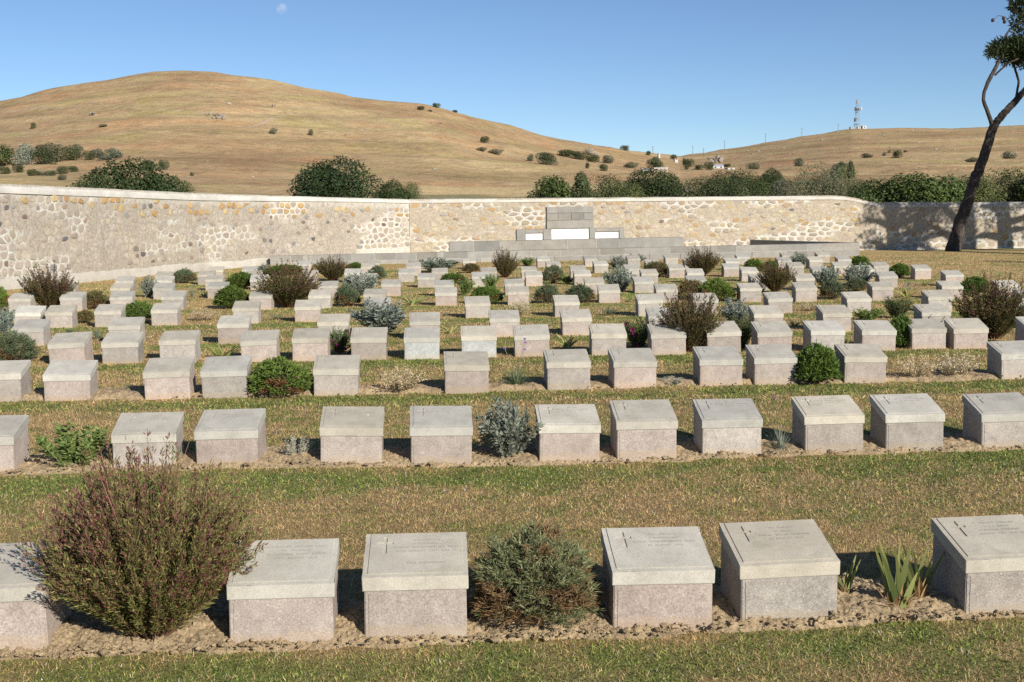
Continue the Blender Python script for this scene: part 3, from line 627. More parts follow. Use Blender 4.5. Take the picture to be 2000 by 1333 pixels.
def lw_stone(t, z, rg):
    m = float(lw_mask(np.array([t]), np.array([z]))[0]); dz = float(lw.top(t)) - .25 - z; h = np.array(BEIGE) * rg.uniform(.93, 1.05)
    h = h * np.array([1, rg.uniform(.97, 1.02), rg.uniform(.93, 1.06)])
    if 13 < t and dz < .25 and rg.random() < (.60 if t < 24 else .30): return tuple(np.array(rg.choice(OCHRE)) * rg.uniform(.85, 1.1)), .022, .9, 3
    if 17 < t and .25 <= dz < .5 and rg.random() < .38: return tuple(np.array(rg.choice(OCHRE)) * rg.uniform(.8, 1.1)), .02, .88, 3
    if rg.random() < (.085 if t < 25 else .12): return tuple(np.array(rg.choice(DARKS)) * rg.uniform(.85, 1.25)), .012, rg.uniform(.6, .85), 3
    if rg.random() < .09 and t > 12: return tuple(np.array((.36, .30, .26)) * rg.uniform(.9, 1.2)), .016, .8, 2
    if m > .4: return tuple(h * rg.uniform(1.02, 1.26)), .007, .93, 1
    return tuple(h * 1.16 * rg.uniform(.94, 1.04)), rg.uniform(-.006, .001), rg.uniform(.7, 1.06), 0
lw.core(lw_col)
lw.stones(.30, .195, .08, lambda t: lw.top(t) - .22, lw_stone)
lw.band('coping', lambda t: lw.top(t) - .25 + .08 * np.clip((t - 22) / 8, 0, 1), lambda t: lw.top(t), .035, -.54, M_COPING, 1.0)
lw.band('footing', lambda t: np.full(len(t), -.5), lambda t: .33 - .010 * t + (fbm(t * 1.1, t * 0, 3, 3) - .5) * .08, .05, -.2, M_FOOT, 0.3)
bw = Wall('boundary_wall', [(-4.06, 47.62), (2, 47.95), (8, 48.2), (13.2, 48.42), (13.75, 48.44), (14.2, 48.46), (14.6, 48.47), (15.0, 48.48)],
          ztop_px([(803, 389, 47.62), (1096, 386.6, 47.95), (1382, 384.3, 48.2), (1627, 382, 48.42), (1653, 383.5, 48.44), (1674, 387, 48.46), (1693, 392, 48.47), (1712, 395, 48.48)]), .5, 'straight sunlit rubble wall with ochre stones behind the grey memorial', 5)
def bw_mask(t, z):
    n = fbm(t * .62 + 9, z * 1.5, 171, 4); up = np.clip((z - (bw.top(t) - .55)) / .3, 0, 1) * .055 * (t < 14.5) + .045 * np.clip((3.2 - t) / 1.0, 0, 1); lo = np.clip((.15 - z) / .2, 0, 1) * .06
    return np.clip((n + up + lo - .562) / .03, 0, 1)
def bw_col(t, z):
    k = bw_mask(t, z)[..., None]; v = (.92 + .16 * fbm(t * 3, z * 3, 25, 3))[..., None]; return (WARM * (1 - k) + LIME * 1.04 * k) * v
def bw_stone(t, z, rg):
    m = float(bw_mask(np.array([t]), np.array([z]))[0]); h = WARM * rg.uniform(.88, 1.06) * np.array([1, rg.uniform(.95, 1.02), rg.uniform(.88, 1.08)])
    u = rg.random()
    if u < .17: return tuple(np.array(rg.choice([(.43, .32, .19), (.40, .30, .20), (.46, .36, .23), (.42, .29, .15)])) * rg.uniform(.95, 1.15)), rg.uniform(.003, .014), rg.uniform(.7, .9), 2
    if u < .20: return tuple(np.array(rg.choice(DARKS)) * rg.uniform(1, 1.4)), .015, .6, 2
    if m > .4: return tuple(h * rg.uniform(1.0, 1.12)), .016, rg.uniform(.76, .92), 1
    return tuple(h * 1.15), rg.uniform(-.006, .002), rg.uniform(.75, 1.0), 0
bw.core(bw_col)
bw.stones(.37, .185, -.25, lambda t: bw.top(t) - .15, bw_stone)
bw.band('coping', lambda t: bw.top(t) - .17, lambda t: bw.top(t), .03, -.53, M_COPING, 1.0, color=(.98, .96, .92))
rw = Wall('boundary_wall', [(14.93, 48.492), (20, 48.6), (27, 48.7)], ztop_px([(1712, 395, 48.48), (1946, 394.5, 48.6), (2275, 394, 48.7)]), .5, 'lower tree shaded rubble wall behind the leaning pine trunk', 8)
rw.core(bw_col); rw.stones(.36, .22, -.25, lambda t: rw.top(t) - .2, bw_stone)
rw.band('coping', lambda t: rw.top(t) - .22, lambda t: rw.top(t), .03, -.53, M_COPING, 1.0, color=(.80, .78, .76))

# ------------------------------------------------------------------ memorial of grey ashlar
MO = np.array([-8.41, 41.45]); MA = math.atan2(43.43 - 41.45, 12.86 + 8.41); MU = np.array([math.cos(MA), math.sin(MA)]); MNv = np.array([-MU[1], MU[0]])
def mx(px, dy=0.0):
    k = (px - 1000) / F; o = MO + MNv * dy; return (k * o[1] - o[0]) / (MU[0] - k * MU[1])
mem = empty('memorial', (MO[0], MO[1], -.28), MA, 'long low grey stone memorial with raised centre and three white panels', 'memorial')
mem.rotation_euler = (0, R(-.40), MA)
def block(x0, x1, z0, z1, y0, y1, name='block', mat=M_ASHLAR, gap=.009, tone=None):
    g = Geo(); cx, cz = (x0 + x1) / 2, (z0 + z1) / 2; j = lambda: random.uniform(-.003, .003)
    g.box((x0 + gap - cx, y0 + j(), z0 + gap - cz), (x1 - gap - cx, y1, z1 - gap * .6 - cz)); me = g.mesh(name, mat); 
    o = obj(name, me, mem, (cx, 0, cz)); t = tone or random.choice([.80, .90, .96, 1.0, 1.06, 1.12, 1.2]); b = random.uniform(-.02, .03)
    o.color = (t * (1 + b), t, t * (1 - b), 1) if mat is M_ASHLAR else (1, 1, 1, 1); return o
random.seed(5)
ML = mx(1680); H1, H2, H3, H4 = .33, .68, 1.06, 1.85
def course(pxs, z0, z1, y0, y1, tones=None):
    for k in range(len(pxs) - 1): block(mx(pxs[k], y0), mx(pxs[k + 1], y0), z0, z1, y0, y1, tone=tones[k] if tones else None)
course([530, 571, 596, 603, 610, 654, 690, 735, 776, 816, 858, 868, 916, 960, 1005, 1041, 1070, 1098, 1139, 1174, 1223, 1252, 1275, 1311, 1356, 1402, 1440, 1473, 1521, 1578, 1600, 1648, 1680], .09, H1, 0, .34,
       [1, .85, 1.1, .9, 1.0, .9, 1.0, .85, 1.05, .82, 1.1, .88, 1.12, 1.1, 1.08, .98, 1.0, 1.1, .95, .80, 1.05, 1.05, 1.08, .82, .95, .80, 1.05, 1.0, .88, 1.0, 1.05, 1.08])
course([530, 600, 660, 730, 800, 870, 940, 1010, 1085, 1140, 1200, 1270, 1330, 1400, 1470, 1540, 1610, 1680], -.2, .09, -.012, .34)
course([880, 928, 979, 1032, 1111, 1168, 1212, 1262, 1337], H1, H2, .03, .45, [1.0, .80, 1.06, 1.0, 1.02, .86, .95, 1.03])
course([1071, 1093, 1119, 1143, 1162], 1.36, 1.62, .20, .62, [.92, .88, .80, .95]); course([1071, 1162], 1.62, H4, .20, .62, [1.0])
for a, b, z0, z1 in ((1012, 1030, H2, H3), (1030, 1064, .93, H3), (1064, 1080, H2, 1.07), (1154, 1165, H2, 1.07), (1165, 1212, .93, H3), (1212, 1222, H2, H3), (1071, 1162, 1.07, 1.36)):
    block(mx(a, .2), mx(b, .2), z0, z1, .20, .62, gap=.003, tone=1.02)
for a, b, z1 in ((1030, 1064, .93), (1080, 1154, 1.07), (1165, 1212, .93)): block(mx(a, .24), mx(b, .24), H2 + .004, z1, .26, .40, 'marble_panel', M_MARBLE, .001)
def mortar_box(x0, x1, z0, z1, y0, y1):
    g = Geo(); g.box((x0, y0, z0), (x1, y1, z1), (.52, .50, .45)); obj('mortar_core', g.mesh('mortar_core', M_MORTAR), mem)
mortar_box(mx(530) + .01, ML - .01, -.2, H1 - .012, .010, .33); mortar_box(mx(880) + .01, mx(1337) - .01, H1, H2 - .012, .042, .44)
mortar_box(mx(1012, .2) + .01, mx(1222, .2) - .01, H2 - .01, H3 - .012, .42, .60); mortar_box(mx(1071, .2) + .01, mx(1162, .2) - .01, H3 + .002, H4 - .012, .225, .61)
g_ = Geo(); q_ = np.array([(ML - .02, .345), (ML - .36, .345), (ML - 2.75, 4.6), (ML - 2.35, 4.6)]); V_ = np.concatenate([np.column_stack([q_, np.full(4, -.3)]), np.column_stack([q_, [H1 - .005, H1 - .005, H1 + .03, H1 + .03]])])
g_.add(V_, [[0, 1, 2, 3], [4, 7, 6, 5], [0, 4, 5, 1], [1, 5, 6, 2], [2, 6, 7, 3], [3, 7, 4, 0]]); obj('return_wall', g_.mesh('return_wall', M_ASHLAR), mem)

# ------------------------------------------------------------------ plants among the graves
def dome(n, rg, top=.9, rmin=.75):
    a = rg.uniform(0, 2 * math.pi, n); c = rg.uniform(-.12, 1, n); s = np.sqrt(np.clip(1 - c * c, 0, 1)); r = rmin + (1 - rmin) * rg.random(n) ** .5
    d = np.stack([s * np.cos(a), s * np.sin(a), c], 1); return d, r
def proto_fan(rg, nst, nlf, ll, lw_, spread=64, stalks=0):
    f, st = Geo(), Geo(); a = rg.uniform(0, 2 * math.pi, nst); th = np.sqrt(rg.random(nst)) * R(spread); Ls = (1.0 - .28 * (th / R(spread)) ** 2) * rg.uniform(.72, 1.08, nst)
    clump = .82 + .36 * fbm(np.cos(a) * th * 3 + 5, np.sin(a) * th * 3, 3, 3); Ls = Ls * clump
    D = np.stack([np.cos(a) * np.sin(th), np.sin(a) * np.sin(th), np.cos(th)], 1); B = np.stack([np.cos(a), np.sin(a), 0 * a], 1) * rg.uniform(0, .10, (nst, 1)) * (th / R(50))[:, None]
    bend = rg.uniform(.0, .14, nst)
    def pos(t, k): return B[k] + D[k] * (Ls[k] * t)[:, None] + np.stack([0 * t, 0 * t, bend[k] * t * t], 1)
    for t0, t1 in ((0, .35), (.35, .7), (.7, 1.0)):
        k = np.arange(nst); st.sticks(pos(np.full(nst, t0), k), pos(np.full(nst, t1), k), .0042 * (1.2 - t0), np.array([.14, .075, .05]) * rg.uniform(.6, 1.4, (nst, 1)))
    k = np.repeat(np.arange(nst), nlf); m = len(k); t = .16 + .86 * rg.random(m) ** .6; t = np.minimum(t, 1.02); P = pos(t, k) + rg.normal(size=(m, 3)) * .006
    dd = unit(D[k] + np.stack([0 * t, 0 * t, 2 * bend[k] * t], 1)); d = unit(dd + unit(np.cross(dd, rg.normal(size=(m, 3)))) * rg.uniform(.35, 1.0, (m, 1)))
    r = rg.random((m, 1)); C = np.array([.165, .175, .055]) * (.5 + .95 * r); C = np.where(rg.random((m, 1)) < .18, np.array([.30, .24, .09]) * (.7 + .6 * r), C)
    pur = rg.random(m) < np.clip((t - .55) * 1.5, .04, .78) * (.45 + .55 * (fbm(np.cos(a[k]) * th[k] * 2.2, np.sin(a[k]) * th[k] * 2.2, 9, 2) > .5)); C[pur] = np.array([.185, .078, .070]) * (.55 + .9 * r[pur])
    red = rg.random(m) < .03; C[red] = np.array([.20, .085, .05]) * (.6 + .7 * r[red])
    f.leaves(P, d, ll * rg.uniform(.6, 1.25, m) * (1 - .35 * (t > .8)), lw_ * rg.uniform(.7, 1.2, m), C, droop=.1)
    if stalks:
        a2 = rg.uniform(0, 2 * math.pi, stalks); A = np.stack([.25 * np.cos(a2), .25 * np.sin(a2), np.full(stalks, .72)], 1); st.sticks(A, A + np.stack([.12 * np.cos(a2) + rg.normal(size=stalks) * .06, .1 * np.sin(a2), rg.uniform(.25, .45, stalks)], 1), .0032, (.26, .13, .09))
    return {'foliage': (f, M_LEAF), 'stems': (st, M_STEM)}
def proto_mound(rg, n, k, ll, lw_, ca, cb, dead=.0, deadc=(.22, .13, .06), up=.35, rmin=.72, lumps=1.0, spread=.55):
    f, st = Geo(), Geo(); d, r = dome(n, rg, rmin=rmin); lump = 1 - .28 * lumps * np.abs(fbm(d[:, 0] * 2.6 + 4, d[:, 1] * 2.6 + d[:, 2] * 2.6, 5, 3) - .5) * 2 * 1.6
    P = d * (r * lump)[:, None] * np.array([.5, .5, .72]) + np.array([0, 0, .24]); P[:, 2] = np.maximum(P[:, 2], .02)
    dn = fbm(d[:, 0] * 2.4 + 1, d[:, 2] * 2.4 + d[:, 1], 77, 3) + .26 * (d[:, 2] < .42) - .12 ; isd = dn > (1 - dead) if dead else np.zeros(n, bool)
    ax = unit(d + np.array([0, 0, up]) + rg.normal(size=(n, 3)) * .25); kk = np.repeat(np.arange(n), k); m = len(kk); t = rg.random(m)
    Pl = P[kk] - ax[kk] * (ll * 1.2 * (1 - t))[:, None] + rg.normal(size=(m, 3)) * ll * .12; dl = unit(ax[kk] + rg.normal(size=(m, 3)) * spread); rr = rg.random((m, 1))
    C = np.array(ca) * (1 - rr) + np.array(cb) * rr; C = C * (.75 + .5 * rg.random(n))[kk][:, None]; C = np.where(isd[kk][:, None], np.array(deadc) * (.6 + .9 * rr), C)
    f.leaves(Pl, dl, ll * rg.uniform(.6, 1.3, m), lw_ * rg.uniform(.7, 1.3, m), C, droop=.12)
    q = rg.integers(0, n, max(30, n // 6)); st.sticks(np.stack([rg.normal(size=len(q)) * .04, rg.normal(size=len(q)) * .04, 0 * q], 1), P[q], .006, (.13, .09, .06))
    return {'foliage': (f, M_LEAF), 'stems': (st, M_STEM)}
def proto_upright(rg, nst, nlf, ll, lw_, ca, cb, th=38, low=.12, stemc=(.24, .22, .17), lean=.5, mid=.55, tops=0, topc=(.6, .5, .32)):
    f, st = Geo(), Geo(); a = rg.uniform(0, 2 * math.pi, nst); t_ = np.sqrt(rg.random(nst)) * R(th); Ls = rg.uniform(.55, 1.05, nst) * (1 - .2 * t_ / R(th)); D = np.stack([np.cos(a) * np.sin(t_), np.sin(a) * np.sin(t_), np.cos(t_)], 1)
    B = np.stack([np.cos(a), np.sin(a), 0 * a], 1) * rg.uniform(0, .12, (nst, 1)); bend = rg.uniform(0, .12, nst)
    pos = lambda t, k: B[k] + D[k] * (Ls[k] * t)[:, None] + np.stack([0 * t, 0 * t, bend[k] * t * t], 1); k = np.arange(nst)
    for t0, t1 in ((0, .5), (.5, 1.0)): st.sticks(pos(np.full(nst, t0), k), pos(np.full(nst, t1), k), .006 * (1.2 - t0), np.array(stemc) * rg.uniform(.7, 1.2, (nst, 1)))
    k = np.repeat(np.arange(nst), nlf); m = len(k); t = low + (1.02 - low) * rg.random(m) ** .8; P = pos(t, k); dd = D[k]
    d = unit(dd * .8 + unit(np.cross(dd, rg.normal(size=(m, 3)))) * rg.uniform(lean, lean + .7, (m, 1))); r = rg.random((m, 1)); C = np.array(ca) * (1 - r) + np.array(cb) * r
    f.leaves(P, d, ll * rg.uniform(.6, 1.2, m), lw_ * rg.uniform(.75, 1.2, m), C, mid=mid, droop=.08)
    if tops:
        q = rg.integers(0, nst, tops); E = pos(rg.uniform(.7, 1.05, tops), q) + rg.normal(size=(tops, 3)) * .015
        f.leaves(E, rg.normal(size=(tops, 3)) + [0, 0, .6], .05, .035, np.array(topc) * rg.uniform(.7, 1.3, (tops, 1)))
    return {'foliage': (f, M_LEAF), 'stems': (st, M_STEM)}
def blades_geo(rg, n, W, ca, cb, th=50, arch=.5, k=5, L=(.6, 1.1), fanned=False, taper=.9):
    a = rg.uniform(0, 2 * math.pi, n); t0 = rg.random(n) * R(th); Ls = rg.uniform(*L, n); s = np.linspace(0, 1, k)
    if fanned: a = np.where(rg.random(n) < .5, 0, math.pi) + rg.normal(size=n) * .35
    ang = t0[:, None] + arch * rg.uniform(.2, 1.0, (n, 1)) * s[None] ** 1.5; dl = Ls[:, None] / (k - 1); rad = np.cumsum(np.sin(ang) * dl, 1) - np.sin(ang[:, :1]) * dl; zz = np.cumsum(np.cos(ang) * dl, 1) - np.cos(ang[:, :1]) * dl
    B = rg.normal(size=(n, 2)) * .04; P = np.stack([B[:, :1] + np.cos(a)[:, None] * rad, B[:, 1:] + np.sin(a)[:, None] * rad, zz], -1); Sd = np.stack([-np.sin(a), np.cos(a), 0 * a], 1)
    if fanned: Sd = unit(np.stack([np.sin(a) * .3 + .9 * np.cos(t0), rg.normal(size=n) * .5, -.9 * np.sin(t0) * np.cos(a)], 1))
    Wd = W * rg.uniform(.7, 1.2, (n, 1)) * (1 - s[None] ** 2 * taper) ; r = rg.random((n, 1)); C = np.array(ca) * (1 - r) + np.array(cb) * r
    return P, Wd, Sd, C
def proto_tuft(rg, n=90, W=.02, ca=(.13, .17, .09), cb=(.24, .29, .20), th=58, arch=.7, flowers=0, fc=(.42, .24, .55), **kw):
    f = Geo(); f.strips(*blades_geo(rg, n, W, ca, cb, th, arch, **kw)); out = {'leaves': (f, M_LEAF)}
    if flowers:
        st = Geo(); out['flower'] = []
        for q in range(flowers):
            g = Geo(); out['flower'].append((g, M_LEAF))
            a = rg.uniform(0, 6.28); h = rg.uniform(1.5, 2.4); tip = np.array([math.cos(a) * .35, math.sin(a) * .3, h]); st.tube([(0, 0, 0), tip * [.4, .4, .55], tip], [.008, .006, .005], 3, (.24, .26, .15))
            m = 46; d = unit(rg.normal(size=(m, 3)) + [0, 0, .5]); g.leaves(tip + d * .01, d, .06, .022, np.array(fc) * rg.uniform(.7, 1.3, (m, 1)))
        out['stems'] = (st, M_STEM)
    return out
def proto_iris(rg, n=16, ca=(.17, .23, .055), cb=(.36, .38, .14), flowers=0):
    f = Geo(); f.strips(*blades_geo(rg, n, .075, ca, cb, 40, .35, 6, (.6, 1.05), True)); m = 14; P, Wd, Sd, C = blades_geo(rg, m, .045, (.34, .22, .10), (.46, .33, .16), 85, .9, 5, (.35, .6)); f.strips(P, Wd, Sd, C); out = {'leaves': (f, M_LEAF)}
    if flowers:
        out['flower'] = []
        for q in range(flowers):
            g = Geo(); out['flower'].append((g, M_LEAF))
            c = np.array([rg.uniform(-.4, .4), rg.uniform(-.3, .3), rg.uniform(.7, 1.15)]); d = unit(rg.normal(size=(24, 3))); g.leaves(c + d * .015, d, .06, .04, np.array([.45, .30, .50]) * rg.uniform(.7, 1.3, (24, 1)))
    return out
def proto_leafy(rg, nst=14, nlf=34):
    d = proto_upright(rg, nst * 2, nlf * 2, .105, .042, (.13, .20, .055), (.26, .34, .11), 34, .10, (.2, .25, .1), .75, .55); return d
def add_flowers(pr, rg, n, c, z=(.45, .98)):
    pr['flower'] = []
    for q in range(n):
        g = Geo(); pr['flower'].append((g, M_LEAF)); d = unit(rg.normal(size=3) + [0, 0, .3]); p = d * np.array([.46, .46, .66]) + [0, 0, .28]; m = 22; e = unit(rg.normal(size=(m, 3))); g.leaves(p + e * .012, e, .085, .06, np.array(c) * rg.uniform(.6, 1.3, (m, 1)))
    return pr
PR = {}
def proto(key, parts, size=None):
    """normalise to width 1 and height 1 and keep the meshes"""
    A = np.concatenate([np.concatenate(g.V) for k, (g, m) in ((k, v) for k, v in parts.items() if not isinstance(v, list)) if k in ('foliage', 'leaves')]); lo, hi = np.percentile(A, .6, 0), np.percentile(A, 99.4, 0)
    sx = max(hi[0] - lo[0], hi[1] - lo[1]); fit = (np.array([(lo[0] + hi[0]) / 2, (lo[1] + hi[1]) / 2, 0]), np.array([1 / sx, 1 / sx, 1 / max(hi[2], 1e-3)]))
    PR.setdefault(key, []).append([(k, g.mesh(k, m, fit=fit)) for k, v in parts.items() for g, m in (v if isinstance(v, list) else [v])])
nr = np.random.default_rng
GREEN = ((.085, .145, .025), (.18, .25, .055)); LAV = ((.145, .165, .075), (.31, .325, .175)); SIL = ((.20, .25, .195), (.39, .44, .36)); ROS = ((.045, .075, .025), (.11, .15, .055))
proto('bigfan', proto_fan(nr(1), 640, 96, .052, .0085, 55, 6))
for s in (2, 3, 4): proto('fan', proto_fan(nr(s), 250, 46, .075, .015, 60 - 4 * s, 4))
proto('lavbig', proto_mound(nr(5), 1500, 13, .060, .0085, *LAV, dead=.45, up=.5, deadc=(.24, .155, .08), spread=.5))
for s in (6, 7): proto('lav', proto_mound(nr(s), 520, 10, .10, .017, (.095, .13, .065), (.20, .24, .14), dead=.40, up=.6))
for s in (8, 9): proto('green', proto_mound(nr(s), 700, 11, .075, .020, *GREEN, dead=.36, deadc=(.22, .12, .05), up=.8))
for s in (10, 11): proto('dense', proto_mound(nr(s), 760, 11, .08, .024, (.065, .12, .02), (.165, .235, .048), dead=.24, up=.6))
for s in (12, 13): proto('silver', proto_upright(nr(s), 90, 32, .125, .042, *SIL, th=46, low=.10, lean=.55))
for s in (14, 15): proto('cream', proto_upright(nr(s), 80, 22, .055, .03, (.46, .38, .23), (.72, .64, .45), th=50, low=.30, stemc=(.34, .27, .17), tops=420))
proto('iris', proto_iris(nr(16))); proto('iris', proto_iris(nr(17), 20, (.2, .24, .06), (.42, .42, .18))); proto('irisflower', proto_iris(nr(18), 20, flowers=5))
proto('leafy', proto_leafy(nr(19))); proto('leafy', proto_leafy(nr(20), 18, 26))
proto('tuft', proto_tuft(nr(21), 110, .02)); proto('tuft', proto_tuft(nr(22), 90, .024, (.16, .20, .14), (.30, .34, .27)))
proto('garlic', proto_tuft(nr(23), 150, .022, (.10, .15, .07), (.22, .28, .16), 52, .6, flowers=4)); proto('onestalk', proto_tuft(nr(24), 120, .022, (.20, .24, .18), (.34, .37, .30), 60, .5, flowers=1))
for s in (25, 26): proto('rust', proto_mound(nr(s), 520, 10, .085, .02, (.13, .12, .045), (.23, .19, .075), dead=.40, deadc=(.24, .14, .06)))
for s in (27, 28): proto('rosemary', proto_upright(nr(s), 70, 50, .10, .018, *ROS, th=30, low=.05, stemc=(.16, .12, .08), lean=.6))
proto('magenta', add_flowers(proto_upright(nr(29), 80, 34, .10, .022, (.06, .11, .02), (.14, .21, .05), th=30, low=.05, lean=.6), nr(30), 14, (.24, .03, .12)))
proto('smallsilver', proto_upright(nr(31), 40, 30, .12, .03, (.34, .35, .27), (.52, .52, .42), th=34, low=.1))
KIND = {'bigfan': ('shrub', 'shrub'), 'fan': ('shrub', 'shrub'), 'lavbig': ('lavender_bush', 'bush'), 'lav': ('lavender_bush', 'bush'), 'green': ('rounded_bush', 'bush'), 'dense': ('rounded_bush', 'bush'), 'silver': ('silver_shrub', 'shrub'), 'smallsilver': ('silver_shrub', 'shrub'), 'cream': ('dried_shrub', 'shrub'),
        'iris': ('iris_plant', 'plant'), 'irisflower': ('iris_plant', 'plant'), 'leafy': ('leafy_plant', 'plant'), 'tuft': ('tufted_plant', 'plant'), 'garlic': ('garlic_plant', 'plant'), 'onestalk': ('tufted_plant', 'plant'), 'rust': ('rounded_bush', 'bush'), 'rosemary': ('rosemary_bush', 'bush'), 'magenta': ('flowering_bush', 'bush')}
